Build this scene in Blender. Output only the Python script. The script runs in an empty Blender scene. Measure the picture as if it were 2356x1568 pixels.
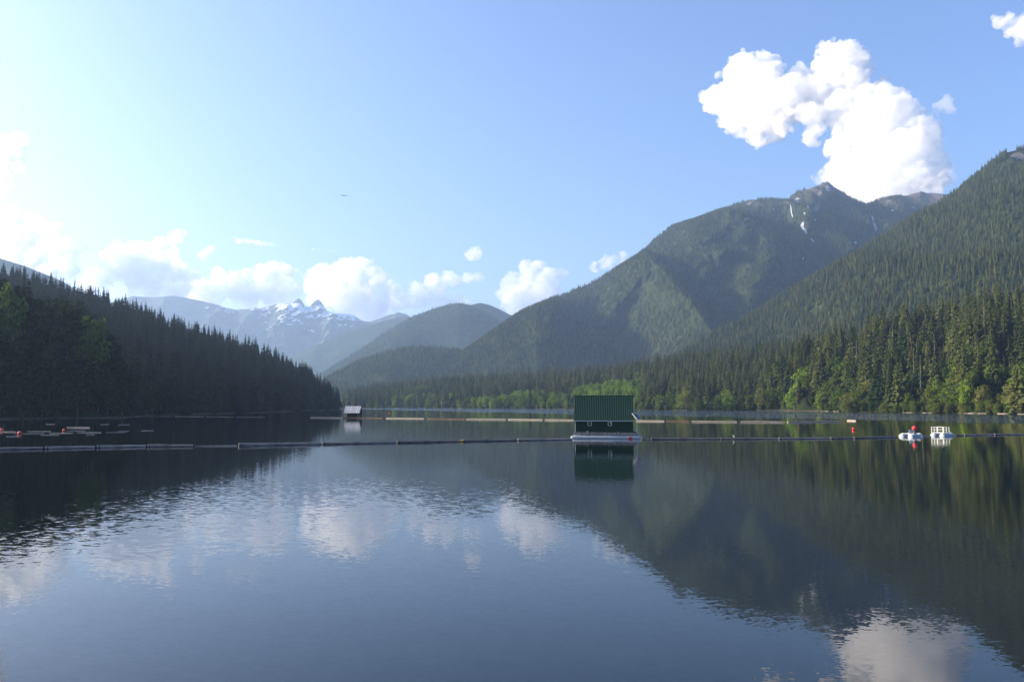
import bpy, bmesh, math, random
import numpy as np
from mathutils import Vector, Matrix, noise, Quaternion
from mathutils.bvhtree import BVHTree

sc = bpy.context.scene
COL = sc.collection

# ------------------------------------------------------------------ camera
F, CX, CY, HORIZON = 1920.0, 1178.0, 784.0, 930.0   # focal length and frame in the units of a 2356 px wide picture
CAMZ = 6.2
PITCH = math.atan((HORIZON - CY) / F)
cam = bpy.data.cameras.new('camera')
cam.sensor_width = 36.0
cam.lens = 36.0 * F / 2356.0
cam.clip_start, cam.clip_end = 0.5, 60000.0
camo = bpy.data.objects.new('camera', cam)
COL.objects.link(camo)
camo.location = (0, 0, CAMZ)
camo.rotation_euler = (math.pi / 2 + PITCH, 0, 0)
sc.camera = camo

# ------------------------------------------------------------------ light
SUN_AZ, SUN_EL = math.radians(-79), math.radians(20)     # azimuth from +Y, negative = left
SUN_DIR = Vector((math.sin(SUN_AZ) * math.cos(SUN_EL), math.cos(SUN_AZ) * math.cos(SUN_EL), math.sin(SUN_EL)))
world = bpy.data.worlds.new('World')
sc.world = world
world.use_nodes = True
wn = world.node_tree
bg = wn.nodes['Background']
sky = wn.nodes.new('ShaderNodeTexSky')
sky.sky_type = 'NISHITA'
sky.sun_disc = False
sky.sun_elevation = SUN_EL
sky.sun_rotation = SUN_AZ
sky.altitude = 150
sky.air_density = 1.0
sky.dust_density = 3.8
sky.ozone_density = 4.0
wb = wn.nodes.new('ShaderNodeMix')          # the camera's white balance, the same over the whole sky
wb.data_type, wb.blend_type = 'RGBA', 'MULTIPLY'
wb.inputs[0].default_value = 1.0
wb.inputs[7].default_value = (1.00, 1.01, 1.12, 1)
wn.links.new(sky.outputs[0], wb.inputs[6])
wn.links.new(wb.outputs[2], bg.inputs[0])
bg.inputs[1].default_value = 0.130
sun = bpy.data.lights.new('sun', 'SUN')
sun.energy = 5.0
sun.angle = math.radians(0.5)
sun.color = (1.0, 0.85, 0.62)
suno = bpy.data.objects.new('sun', sun)
COL.objects.link(suno)
suno.rotation_euler = SUN_DIR.to_track_quat('Z', 'Y').to_euler()
suno.location = (-300, 100, 400)
sc.view_settings.view_transform = 'Standard'
sc.view_settings.look = 'None'
sc.view_settings.gamma = 1.0
sc.view_settings.use_curve_mapping = False
sc.view_settings.exposure = 1.15

sc.cycles.max_bounces = 48
sc.cycles.diffuse_bounces = 2
sc.cycles.glossy_bounces = 2
sc.cycles.transmission_bounces = 2
sc.cycles.transparent_max_bounces = 48
sc.cycles.volume_bounces = 40
sc.cycles.use_denoising = True
sc.cycles.sample_clamp_indirect = 0.0
sc.cycles.caustics_reflective = False
sc.cycles.caustics_refractive = False

HAZE_DENSITY = 6.5e-5

# ------------------------------------------------------------------ helpers
def pt(px, py, D):
    """the point seen at (px, py) of a 2356 x 1568 picture, D metres in front of the camera"""
    a, b = (px - CX) / F, (CY - py) / F
    dy = math.cos(PITCH) - b * math.sin(PITCH)
    dz = math.sin(PITCH) + b * math.cos(PITCH)
    s = D / dy
    return Vector((a * s, D, CAMZ + dz * s))

def water_pt(px, py, z=0.0):
    a, b = (px - CX) / F, (CY - py) / F
    dy = math.cos(PITCH) - b * math.sin(PITCH)
    dz = math.sin(PITCH) + b * math.cos(PITCH)
    s = (z - CAMZ) / dz
    return Vector((a * s, dy * s, z))

def project(P):
    """numpy (n,3) -> px, py"""
    P = np.atleast_2d(P)
    f = P[:, 1] * math.cos(PITCH) + (P[:, 2] - CAMZ) * math.sin(PITCH)
    u = -P[:, 1] * math.sin(PITCH) + (P[:, 2] - CAMZ) * math.cos(PITCH)
    return CX + F * P[:, 0] / f, CY - F * u / f

def tag(o, label=None, cat=None, group=None, kind=None):
    if label: o['label'] = label
    if cat: o['category'] = cat
    if group: o['group'] = group
    if kind: o['kind'] = kind
    return o

def empty(name, loc=(0, 0, 0), rz=0.0):
    o = bpy.data.objects.new(name, None)
    COL.objects.link(o)
    o.location = loc
    o.rotation_euler = (0, 0, rz)
    o.empty_display_size = 0.5
    return o

def mesh_from(name, verts, faces, mat, smooth=False, mats=None, mat_idx=None):
    me = bpy.data.meshes.new(name)
    me.from_pydata([tuple(v) for v in verts], [], [tuple(f) for f in faces])
    for m in (mats or [mat]):
        me.materials.append(m)
    if mat_idx is not None:
        me.polygons.foreach_set('material_index', np.asarray(mat_idx, dtype=np.int32))
    if smooth:
        me.polygons.foreach_set('use_smooth', np.ones(len(me.polygons), dtype=bool))
    me.update()
    return me

def link(name, me, parent=None, loc=None, rz=None):
    o = bpy.data.objects.new(name, me)
    COL.objects.link(o)
    if parent is not None:
        o.parent = parent
    if loc is not None:
        o.location = loc
    if rz is not None:
        o.rotation_euler = (0, 0, rz)
    return o

def bm_obj(name, bm, mat, parent=None, smooth=False):
    bmesh.ops.recalc_face_normals(bm, faces=bm.faces[:])
    me = bpy.data.meshes.new(name)
    bm.to_mesh(me)
    bm.free()
    me.materials.append(mat)
    if smooth:
        me.polygons.foreach_set('use_smooth', np.ones(len(me.polygons), dtype=bool))
        try:
            me.set_sharp_from_angle(angle=math.radians(40))
        except Exception:
            pass
    return link(name, me, parent)

def add_box(bm, c, s, rot=None, bevel=0.0):
    M = Matrix.Translation(c) @ (rot.to_4x4() if rot is not None else Matrix.Identity(4)) @ Matrix.Diagonal((s[0], s[1], s[2], 1))
    r = bmesh.ops.create_cube(bm, size=1.0, matrix=M)
    if bevel > 0:
        es = list({e for v in r['verts'] for e in v.link_edges})
        bmesh.ops.bevel(bm, geom=es, offset=bevel, segments=1, affect='EDGES')
    return r

def add_tube(bm, p0, p1, r0, r1=None, n=8, caps=True):
    p0, p1 = Vector(p0), Vector(p1)
    r1 = r0 if r1 is None else r1
    q = (p1 - p0).to_track_quat('Z', 'Y')
    rings = []
    for p, r in ((p0, r0), (p1, r1)):
        rings.append([bm.verts.new(p + q @ Vector((r * math.cos(k * 2 * math.pi / n), r * math.sin(k * 2 * math.pi / n), 0))) for k in range(n)])
    for k in range(n):
        bm.faces.new((rings[0][k], rings[0][(k + 1) % n], rings[1][(k + 1) % n], rings[1][k]))
    if caps:
        bm.faces.new(rings[0][::-1])
        bm.faces.new(rings[1])

def add_sweep(bm, pts, radii, n=10, squash=1.0):
    """rings along the X axis given as (x, y, z) centres with radii; closed by fans"""
    rings = []
    for p, r in zip(pts, radii):
        rings.append([bm.verts.new((p[0], p[1] + r * math.cos(k * 2 * math.pi / n), p[2] + squash * r * math.sin(k * 2 * math.pi / n))) for k in range(n)])
    for a, b in zip(rings[:-1], rings[1:]):
        for k in range(n):
            bm.faces.new((a[k], a[(k + 1) % n], b[(k + 1) % n], b[k]))
    bm.faces.new(rings[0][::-1])
    bm.faces.new(rings[-1])

# ------------------------------------------------------------------ materials
class NT:
    def __init__(self, name):
        self.m = bpy.data.materials.new(name)
        self.m.use_nodes = True
        self.t = self.m.node_tree
        self.t.nodes.clear()
        self.out = self.t.nodes.new('ShaderNodeOutputMaterial')
    def n(self, typ, **kw):
        o = self.t.nodes.new('ShaderNode' + typ)
        for k, v in kw.items():
            if k.startswith('i_'):
                key = k[2:]
                key = int(key) if key.isdigit() else key.replace('_', ' ')
                o.inputs[key].default_value = v
            else:
                setattr(o, k, v)
        return o
    def l(self, a, b):
        self.t.links.new(a, b)
    def ramp(self, fac, stops):
        r = self.n('ValToRGB')
        e = r.color_ramp.elements
        while len(e) > 1:
            e.remove(e[-1])
        e[0].position, e[0].color = stops[0][0], (*stops[0][1], 1)
        for p, c in stops[1:]:
            x = e.new(p)
            x.color = (*c, 1)
        self.l(fac, r.inputs[0])
        return r.outputs[0]
    def mix(self, fac, a, b, blend='MIX'):
        x = self.n('Mix', data_type='RGBA', blend_type=blend)
        for sock, v in ((x.inputs[0], fac), (x.inputs[6], a), (x.inputs[7], b)):
            if isinstance(v, bpy.types.NodeSocket):
                self.l(v, sock)
            else:
                sock.default_value = v if not isinstance(v, tuple) else (*v, 1)
        return x.outputs[2]
    def math(self, op, a, b=0.0, clamp=False):
        x = self.n('Math', operation=op, use_clamp=clamp)
        for sock, v in ((x.inputs[0], a), (x.inputs[1], b)):
            if isinstance(v, bpy.types.NodeSocket):
                self.l(v, sock)
            else:
                sock.default_value = v
        return x.outputs[0]
    def coords(self, scale=(1, 1, 1), kind='Object'):
        c = self.n('TexCoord')
        mp = self.n('Mapping')
        mp.inputs['Scale'].default_value = scale
        self.l(c.outputs[kind], mp.inputs[0])
        return mp.outputs[0]
    def noise(self, vec, scale, detail=4, rough=0.6):
        x = self.n('TexNoise')
        x.inputs['Scale'].default_value = scale
        x.inputs['Detail'].default_value = detail
        x.inputs['Roughness'].default_value = rough
        if vec is not None:
            self.l(vec, x.inputs['Vector'])
        return x

def surface(name, colors, scale=2.0, rough=0.7, bump=0.0, spec=0.3, stretch=(1, 1, 1), metallic=0.0, detail=5, rand=0.0):
    """procedural painted, wooden or metal surface: a colour ramp over noise, with optional relief"""
    t = NT(name)
    v = t.coords(stretch)
    nz = t.noise(v, scale, detail)
    c = t.ramp(nz.outputs['Fac'], [(0.28 + 0.44 * i / max(1, len(colors) - 1), col) for i, col in enumerate(colors)])
    if rand:
        oi = t.n('ObjectInfo')
        k = t.math('MULTIPLY_ADD', oi.outputs['Random'], rand)
        t.t.nodes[-1].inputs[2].default_value = 1.0 - rand * 0.5
        hs = t.n('HueSaturation')
        t.l(c, hs.inputs['Color'])
        t.l(k, hs.inputs['Value'])
        c = hs.outputs[0]
    b = t.n('BsdfPrincipled')
    b.inputs['Roughness'].default_value = rough
    b.inputs['Specular IOR Level'].default_value = spec
    b.inputs['Metallic'].default_value = metallic
    t.l(c, b.inputs['Base Color'])
    if bump:
        bp = t.n('Bump')
        bp.inputs['Strength'].default_value = 1.0
        bp.inputs['Distance'].default_value = bump
        t.l(nz.outputs['Fac'], bp.inputs['Height'])
        t.l(bp.outputs[0], b.inputs['Normal'])
    t.l(b.outputs[0], t.out.inputs[0])
    return t.m

def leaf_material(name, dark, light, trans=0.25, var=0.5):
    """foliage: per-tree random tint, clump noise, some light passing through the leaves"""
    t = NT(name)
    oi = t.n('ObjectInfo')
    v = t.coords((1, 1, 1))
    nz = t.noise(v, 0.35, 3)
    f = t.math('ADD', t.math('MULTIPLY', oi.outputs['Random'], var * 1.6), t.math('MULTIPLY', t.math('SUBTRACT', nz.outputs['Fac'], 0.45), 1.0), True)
    c = t.mix(f, dark, light)
    d = t.n('BsdfDiffuse')
    tr = t.n('BsdfTranslucent')
    t.l(c, d.inputs[0])
    t.l(c, tr.inputs[0])
    mx = t.n('MixShader')
    mx.inputs[0].default_value = trans
    t.l(d.outputs[0], mx.inputs[1])
    t.l(tr.outputs[0], mx.inputs[2])
    t.l(mx.outputs[0], t.out.inputs[0])
    return t.m

M = {}
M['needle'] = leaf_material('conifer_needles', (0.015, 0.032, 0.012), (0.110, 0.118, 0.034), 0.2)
M['needle_shaded'] = leaf_material('shade_darkened_needles', (0.006, 0.013, 0.006), (0.024, 0.032, 0.013), 0.12)  # conifer needles with the shade of the left side put into their colour
M['leaf_shaded'] = leaf_material('shade_darkened_leaves', (0.008, 0.017, 0.006), (0.026, 0.042, 0.011), 0.25)  # broad leaves darkened in colour to stand for shade on the bank
M['leaf'] = leaf_material('broad_leaves', (0.060, 0.100, 0.018), (0.135, 0.190, 0.030), 0.35)
M['leaf_bright'] = leaf_material('bright_spring_leaves', (0.115, 0.190, 0.020), (0.190, 0.280, 0.036), 0.35)
M['leaf_olive'] = leaf_material('olive_leaves', (0.105, 0.125, 0.030), (0.180, 0.190, 0.052), 0.35)
M['bark'] = surface('bark', [(0.045, 0.032, 0.024), (0.11, 0.085, 0.065)], 3.0, 0.9, 0.02, 0.1, (1, 1, 0.2))
M['bark_pale'] = surface('pale_bark', [(0.10, 0.09, 0.075), (0.24, 0.22, 0.19)], 3.0, 0.9, 0.02, 0.1, (1, 1, 0.2))

# ------------------------------------------------------------------ water
def make_lake():
    t = NT('lake_water')
    geo = t.n('NewGeometry')
    pos = geo.outputs['Position']
    # large calm and wind-ruffled areas, laid out on the lake itself
    mp = t.n('Mapping'); mp.inputs['Scale'].default_value = (0.012, 0.03, 1.0); t.l(pos, mp.inputs[0])
    big = t.noise(mp.outputs[0], 1.0, 4, 0.6).outputs['Fac']
    sep = t.n('SeparateXYZ'); t.l(pos, sep.inputs[0])
    x, y = sep.outputs[0], sep.outputs[1]
    dd = t.math('ADD', t.math('MULTIPLY', x, 0.914), t.math('MULTIPLY', y, 0.405))
    dd = t.math('ADD', dd, t.math('MULTIPLY', t.math('SUBTRACT', big, 0.5), 110.0))
    far = t.n('MapRange', interpolation_type='SMOOTHSTEP'); t.l(dd, far.inputs[0])
    far.inputs[1].default_value, far.inputs[2].default_value = 250.0, 278.0
    # the ruffled patch in front of the wooded bank: an uneven ellipse
    ex = t.math('MULTIPLY', t.math('ADD', x, 22.0), 1 / 27.0)
    ey = t.math('MULTIPLY', t.math('SUBTRACT', y, t.math('MULTIPLY_ADD', x, 0.35)), 1 / 19.0)
    t.t.nodes[-3].inputs[2].default_value = 58.0
    for nd in t.t.nodes:
        if nd.type == 'MATH' and nd.operation == 'MULTIPLY_ADD':
            nd.inputs[2].default_value = 58.0
    r2 = t.math('ADD', t.math('MULTIPLY', ex, ex), t.math('MULTIPLY', ey, ey))
    r2 = t.math('ADD', r2, t.math('MULTIPLY', t.math('SUBTRACT', big, 0.5), 2.6))
    patch = t.n('MapRange', interpolation_type='SMOOTHSTEP'); t.l(r2, patch.inputs[0])
    patch.inputs[1].default_value, patch.inputs[2].default_value = 1.25, 0.55
    patch.inputs[3].default_value, patch.inputs[4].default_value = 0.0, 1.0
    amp = t.math('ADD', 0.020, t.math('MULTIPLY', patch.outputs[0], 0.055))
    amp = t.math('ADD', amp, t.math('MULTIPLY', far.outputs[0], 2.0))
    amp = t.math('MULTIPLY', amp, t.math('ADD', 0.55, t.math('MULTIPLY', big, 0.9)))
    mp2 = t.n('Mapping'); mp2.inputs['Scale'].default_value = (0.75, 1.25, 1.0)
    mp2.inputs['Rotation'].default_value = (0, 0, math.radians(12)); t.l(pos, mp2.inputs[0])
    w1 = t.noise(mp2.outputs[0], 2.6, 3.0, 0.55)
    s = t.n('VectorMath', operation='SUBTRACT'); t.l(w1.outputs['Color'], s.inputs[0]); s.inputs[1].default_value = (0.5, 0.5, 0.5)
    s2a = t.n('VectorMath', operation='SCALE'); t.l(s.outputs[0], s2a.inputs[0]); t.l(amp, s2a.inputs['Scale'])
    w2 = t.noise(mp2.outputs[0], 9.0, 1.0, 0.5)         # fine wavelets everywhere
    sb = t.n('VectorMath', operation='SUBTRACT'); t.l(w2.outputs['Color'], sb.inputs[0]); sb.inputs[1].default_value = (0.5, 0.5, 0.5)
    sc2 = t.n('VectorMath', operation='SCALE'); t.l(sb.outputs[0], sc2.inputs[0]); sc2.inputs['Scale'].default_value = 0.028
    s2 = t.n('VectorMath', operation='ADD'); t.l(s2a.outputs[0], s2.inputs[0]); t.l(sc2.outputs[0], s2.inputs[1])
    s3 = t.n('VectorMath', operation='MULTIPLY'); t.l(s2.outputs[0], s3.inputs[0]); s3.inputs[1].default_value = (1, 1, 0)
    ad = t.n('VectorMath', operation='ADD'); t.l(s3.outputs[0], ad.inputs[0]); ad.inputs[1].default_value = (0, 0, 1)
    nm = t.n('VectorMath', operation='NORMALIZE'); t.l(ad.outputs[0], nm.inputs[0])
    b = t.n('BsdfPrincipled')
    b.inputs['Base Color'].default_value = (0.0015, 0.004, 0.005, 1)
    b.inputs['Roughness'].default_value = 0.0
    b.inputs['IOR'].default_value = 1.333
    t.l(nm.outputs[0], b.inputs['Normal'])
    t.l(b.outputs[0], t.out.inputs[0])
    me = mesh_from('lake', [(-8800, -560, 0), (8800, -560, 0), (8800, 11900, 0), (-8800, 11900, 0)], [(0, 1, 2, 3)], t.m)
    tag(link('lake', me), kind='structure')
make_lake()

# ------------------------------------------------------------------ land
def fbm(x, y, z, freq, octaves=4, ridged=False):
    v = Vector((x * freq, y * freq, z * freq))
    if ridged:
        return noise.ridged_multi_fractal(v, 0.9, 2.1, octaves, 1.0, 2.0) - 1.0
    return noise.fractal(v, 0.9, 2.1, octaves)

class Hill:
    def __init__(self, name, rows, mat, tree_h=0.0, nu=160, nv=48, amp=8.0, freq=0.01, power=1.0, spur=0.0, spur_freq=0.004,
                 back=0.35, ridge_jag=0.0, jag_freq=0.02, smooth=True, octaves=5, seed=0.0, wexp=0.8, spurs=(), smooth_px=0.0, detail=None):
        rows = sorted(rows)
        px = np.array([r[0] for r in rows], float)
        u = np.linspace(px[0], px[-1], nu)
        top = np.interp(u, px, [r[1] for r in rows])
        Dr = np.interp(u, px, [r[2] for r in rows])
        Df = np.interp(u, px, [r[3] for r in rows])
        zf = np.interp(u, px, [r[4] for r in rows])
        RZ = np.array([pt(u[i], top[i], Dr[i]).z - tree_h for i in range(nu)])
        RS = RZ.copy()
        if smooth_px:                               # single crags show only near the crest, the broad shape goes down the face
            K = np.exp(-((u[:, None] - u[None, :]) / smooth_px) ** 2)
            RS = (K @ RZ) / K.sum(1)
        nb = max(4, nv // 4)
        vs = np.concatenate([np.linspace(0, 1, nv), 1 + np.linspace(0, 1, nb + 1)[1:]])
        G = np.zeros((len(vs), nu, 3))
        for i in range(nu):
            R = pt(u[i], top[i], Dr[i])
            rz, rs = RZ[i], RS[i]
            fx = pt(u[i], HORIZON, Df[i])
            for j, v in enumerate(vs):
                if v <= 1:
                    D = Df[i] + (Dr[i] - Df[i]) * v
                    x = fx.x + (R.x - fx.x) * v
                    z = zf[i] + (rs - zf[i]) * v ** power + (rz - rs) * v ** 7
                    w = math.sin(math.pi * min(1, v)) ** wexp if 0 < v < 1 else 0.0
                    if w > 0:
                        if detail:
                            z += detail[0] * w ** 0.5 * fbm(x + 3 * seed, D, 0.6 * z, detail[1], 5, True)
                        z += amp * w * fbm(x + seed, D, 0.3 * z, freq, octaves)
                        if spur:
                            s = noise.noise(Vector((x * spur_freq + 0.0004 * z, (D * 0.25 - z) * spur_freq * 0.35 + seed, 2.2)))
                            z += spur * w * (1.0 - 2.4 * abs(s))
                else:
                    k = v - 1
                    D = Dr[i] * (1 + back * k)
                    x = R.x * (1 + back * k)
                    z = rz * (1 - k) + (-6) * k
                if ridge_jag:
                    ww = max(0.0, 1 - abs(v - 1) * 3)
                    z += ridge_jag * ww * fbm(x * 1.0, D * 0.3, 5.5, jag_freq, 5)
                if v < 1:                           # nothing on the face stands above the crest as seen from the dam
                    z = min(z, CAMZ + (rz - CAMZ) * D / Dr[i] - 1.0 - 6.0 * (1 - v))
                G[j, i] = (x, D, z)
        for (line, height, wl, wr) in spurs:        # long spurs that run down the face: steeper on the side away from the sun
            P = G[:nv].reshape(-1, 3)
            qx, qy = project(P)
            L = np.array(line, float)
            best = np.full(len(P), 1e9); side = np.zeros(len(P)); along = np.zeros(len(P))
            for k in range(len(L) - 1):
                a, b = L[k], L[k + 1]
                d = b - a
                tt = np.clip(((qx - a[0]) * d[0] + (qy - a[1]) * d[1]) / (d @ d), 0, 1)
                ex, ey = qx - (a[0] + d[0] * tt), qy - (a[1] + d[1] * tt)
                ds = np.hypot(ex, ey)
                m = ds < best
                best[m] = ds[m]
                side[m] = ex[m]
                along[m] = (k + tt[m]) / (len(L) - 1)
            w = np.where(side < 0, wl, wr)
            g = height * np.exp(-(best / w) ** 2) * np.clip(np.minimum(along, 1 - along) * 5 + 0.15, 0, 1)
            g *= np.array([1 + 0.4 * noise.fractal(Vector((a * 0.03, b * 0.03, height)), 0.9, 2.1, 3) for a, b in zip(qx, qy)])
            P2 = P + (np.array([0, 0, CAMZ]) - P) * (g / np.linalg.norm(P, axis=1))[:, None]
            vv = np.repeat(np.linspace(0, 1, nv), nu)[:, None]
            fade = np.clip((1 - vv) * 8, 0, 1)
            G[:nv] = (P + (P2 - P) * fade).reshape(nv, nu, 3)
        self.G, self.nv, self.nu, self.u = G, nv, nu, u
        nr = len(vs)
        idx = np.arange(nr * nu).reshape(nr, nu)
        faces = np.stack([idx[:-1, :-1], idx[:-1, 1:], idx[1:, 1:], idx[1:, :-1]], -1).reshape(-1, 4)
        me = mesh_from(name, G.reshape(-1, 3).tolist(), faces.tolist(), mat, smooth)
        self.o = tag(link(name, me), kind='structure')
        self.bvh = None
    def scatter(self, n, rng, vmax=1.04):
        """n points spread evenly by area over the near face"""
        nv = self.nv + 1
        G = self.G[:nv]
        a = G[1:, :-1] - G[:-1, :-1]
        b = G[:-1, 1:] - G[:-1, :-1]
        A = np.linalg.norm(np.cross(a, b)[..., :2 + 1], axis=-1)
        p = (A / A.sum()).ravel()
        c = rng.choice(len(p), size=n, p=p)
        j, i = np.unravel_index(c, A.shape)
        s, q = rng.random(n)[:, None], rng.random(n)[:, None]
        P = (G[j, i] * (1 - s) + G[j, i + 1] * s) * (1 - q) + (G[j + 1, i] * (1 - s) + G[j + 1, i + 1] * s) * q
        return P, (j + q[:, 0]) / (self.nv - 1)
    def area(self):
        G = self.G[:self.nv]
        return np.linalg.norm(np.cross(G[1:, :-1] - G[:-1, :-1], G[:-1, 1:] - G[:-1, :-1]), axis=-1).sum()
    def hit(self, px, py):
        if self.bvh is None:
            me = self.o.data
            self.bvh = BVHTree.FromPolygons([v.co.copy() for v in me.vertices], [tuple(p.vertices) for p in me.polygons])
        d = pt(px, py, 1000.0) - Vector((0, 0, CAMZ))
        h = self.bvh.ray_cast(Vector((0, 0, CAMZ)), d.normalized())
        return h[0]

def land_material(name, stops, scale, bank=False, snow=None, rock=None):
    t = NT(name)
    geo = t.n('NewGeometry')
    pos = geo.outputs['Position']
    nz = t.noise(pos, scale, 6, 0.65).outputs['Fac']
    c = t.ramp(nz, stops)
    sep = t.n('SeparateXYZ'); t.l(pos, sep.inputs[0])
    if rock:
        (z0, z1, col_a, col_b) = rock
        n2 = t.noise(pos, scale * 2.3, 8, 0.7).outputs['Fac']
        rc = t.ramp(n2, [(0.3, col_a), (0.7, col_b)])
        h = t.n('MapRange'); t.l(t.math('ADD', sep.outputs[2], t.math('MULTIPLY', t.math('SUBTRACT', nz, 0.5), (z1 - z0) * 2.2)), h.inputs[0])
        h.inputs[1].default_value, h.inputs[2].default_value = z0, z1
        c = t.mix(h.outputs[0], c, rc)
    if snow:
        (z0, z1, sc_, amp, xc, xw) = snow
        mp = t.n('Mapping'); mp.inputs['Scale'].default_value = (1, 0.7, 0.35); t.l(pos, mp.inputs[0])
        n3 = t.noise(mp.outputs[0], sc_, 9, 0.68).outputs['Fac']
        k = t.math('MULTIPLY', t.math('SUBTRACT', sep.outputs[0], xc), 1.0 / xw)
        k = t.math('MINIMUM', t.math('MULTIPLY', t.math('MULTIPLY', k, k), 260.0), 330.0)
        sn = t.n('SeparateXYZ'); t.l(geo.outputs['Normal'], sn.inputs[0])
        steep = t.math('MULTIPLY', t.math('SUBTRACT', sn.outputs[2], 0.74), 900.0)
        steep = t.math('SUBTRACT', steep, t.math('MULTIPLY', t.math('MAXIMUM', t.math('SUBTRACT', sep.outputs[2], 1085.0), 0.0), 7.0))
        h = t.n('MapRange')
        t.l(t.math('SUBTRACT', t.math('ADD', t.math('ADD', sep.outputs[2], steep), t.math('MULTIPLY', t.math('SUBTRACT', n3, 0.5), amp)), k), h.inputs[0])
        h.inputs[1].default_value, h.inputs[2].default_value = z0, z1
        c = t.mix(h.outputs[0], c, (0.62, 0.65, 0.70))
    if bank:
        h = t.n('MapRange'); t.l(t.math('ADD', sep.outputs[2], t.math('MULTIPLY', nz, 1.5)), h.inputs[0])
        h.inputs[1].default_value, h.inputs[2].default_value = 1.5, 0.9
        c = t.mix(h.outputs[0], c, t.ramp(t.noise(pos, 1.5, 5).outputs['Fac'], [(0.35, (0.045, 0.038, 0.030)), (0.65, (0.13, 0.11, 0.09))]))
    d = t.n('BsdfDiffuse')
    t.l(c, d.inputs[0])
    t.l(d.outputs[0], t.out.inputs[0])
    return t.m

FLOOR = [(0.3, (0.012, 0.020, 0.008)), (0.7, (0.030, 0.038, 0.015))]
M['forest_floor'] = land_material('forest_floor', FLOOR, 0.05, bank=True)
M['far_forest'] = land_material('far_forest', [(0.30, (0.012, 0.021, 0.010)), (0.5, (0.022, 0.033, 0.014)), (0.72, (0.044, 0.054, 0.024))], 0.02)
M['peak_land'] = land_material('peak_land', [(0.30, (0.014, 0.024, 0.012)), (0.7, (0.040, 0.050, 0.024))], 0.012,
                               rock=(960, 1180, (0.045, 0.040, 0.036), (0.17, 0.15, 0.13)))
M['snow_mountain'] = land_material('snow_mountain', [(0.3, (0.035, 0.045, 0.040)), (0.7, (0.10, 0.10, 0.095))], 0.006,
                                   snow=(880, 960, 0.0100, 1150, -2170.0, 640.0))
M['snow'] = surface('snow', [(0.17, 0.19, 0.22), (0.40, 0.41, 0.44)], 0.05, 0.6, 0.0, 0.2)
M['rock'] = surface('pale_rock', [(0.06, 0.055, 0.05), (0.20, 0.185, 0.17)], 0.03, 0.9, 0.0, 0.1)

#              px   top   D_ridge D_foot z_foot
near_bank = Hill('wooded_bank', [
    (-420, 760, 330, 250, -1.5), (-150, 750, 400, 300, -1.5), (0, 750, 440, 345, -1.5), (60, 760, 445, 362, -1.5), (130, 790, 450, 378, -1.5),
    (200, 825, 450, 384, -1.5), (260, 893, 446, 388, -1.5), (300, 945, 430, 392, -1.5), (318, 968, 412, 400, -1.5)], M['forest_floor'], nu=90, nv=26, amp=2.0, freq=0.03)
left_hill = Hill('shaded_hill', [
    (-500, 560, 900, 420, -1.5), (-200, 590, 940, 430, -1.5), (0, 612, 960, 440, -1.5), (60, 622, 970, 445, -1.5), (130, 640, 980, 450, -1.5), (200, 662, 985, 455, -1.5), (280, 683, 990, 460, -1.5),
    (340, 708, 1000, 480, -1.5), (420, 738, 1010, 510, -1.5), (500, 762, 1020, 560, -1.5), (560, 775, 1025, 600, -1.5), (620, 800, 1030, 660, -1.5),
    (690, 836, 1040, 780, -1.5), (740, 868, 1045, 860, -1.5), (775, 892, 1050, 960, -1.5), (797, 922, 1058, 1015, -1.5), (806, 940, 1066, 1040, -1.5)],
    M['forest_floor'], tree_h=24, nu=140, nv=44, amp=7.0, freq=0.012)
right_hill = Hill('right_forest_hill', [
    (1730, 905, 900, 860, -1.5), (1760, 850, 930, 855, -1.5), (1790, 808, 940, 848, -1.5), (1870, 778, 945, 790, -1.5), (1960, 745, 930, 690, -1.5), (2030, 712, 905, 650, -1.5),
    (2100, 698, 880, 625, -1.5), (2150, 686, 870, 605, -1.5), (2250, 672, 850, 572, -1.5), (2356, 658, 830, 535, -1.5), (2560, 640, 800, 470, -1.5), (2800, 600, 760, 410, -1.5)],
    M['forest_floor'], tree_h=26, nu=170, nv=44, amp=10.0, freq=0.013, spurs=[
    ([(2168, 700), (2165, 780), (2175, 860), (2185, 925)], -75, 45, 34), ([(2290, 690), (2262, 760), (2240, 840), (2228, 925)], 55, 40, 45),
    ([(1960, 760), (1900, 820), (1850, 880), (1800, 930)], 45, 60, 45)])
shore_hill = Hill('far_shore', [
    (770, 925, 1900, 1600, -1.5), (800, 894, 1950, 1580, -1.5), (840, 884, 1950, 1540, -1.5), (900, 876, 1920, 1480, -1.5), (1000, 864, 1880, 1400, -1.5), (1100, 858, 1830, 1300, -1.5), (1250, 848, 1700, 1180, -1.5),
    (1320, 843, 1620, 1110, -1.5), (1400, 838, 1560, 1050, -1.5), (1500, 818, 1480, 960, -1.5), (1600, 803, 1420, 895, -1.5), (1700, 790, 1360, 868, -1.5), (1800, 775, 1320, 862, -1.5), (1900, 765, 1300, 880, -1.5)],
    M['forest_floor'], tree_h=26, nu=160, nv=36, amp=7.0, freq=0.012)
right_slope = Hill('right_mountain', [
    (1380, 900, 1900, 1600, 10), (1480, 850, 1990, 1580, 15), (1590, 783, 2080, 1500, 20), (1700, 722, 2150, 1420, 30), (1800, 668, 2230, 1380, 35), (1930, 593, 2320, 1330, 40), (2000, 548, 2380, 1300, 40), (2090, 496, 2440, 1260, 40),
    (2170, 448, 2500, 1200, 40), (2205, 425, 2520, 1180, 40), (2260, 377, 2560, 1150, 40), (2310, 338, 2600, 1120, 40), (2356, 327, 2630, 1100, 40), (2500, 300, 2700, 1040, 40), (2800, 270, 2800, 950, 40)],
    M['far_forest'], tree_h=20, nu=220, nv=120, amp=42.0, freq=0.0035, spur=70, spur_freq=0.0032, octaves=6)
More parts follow.
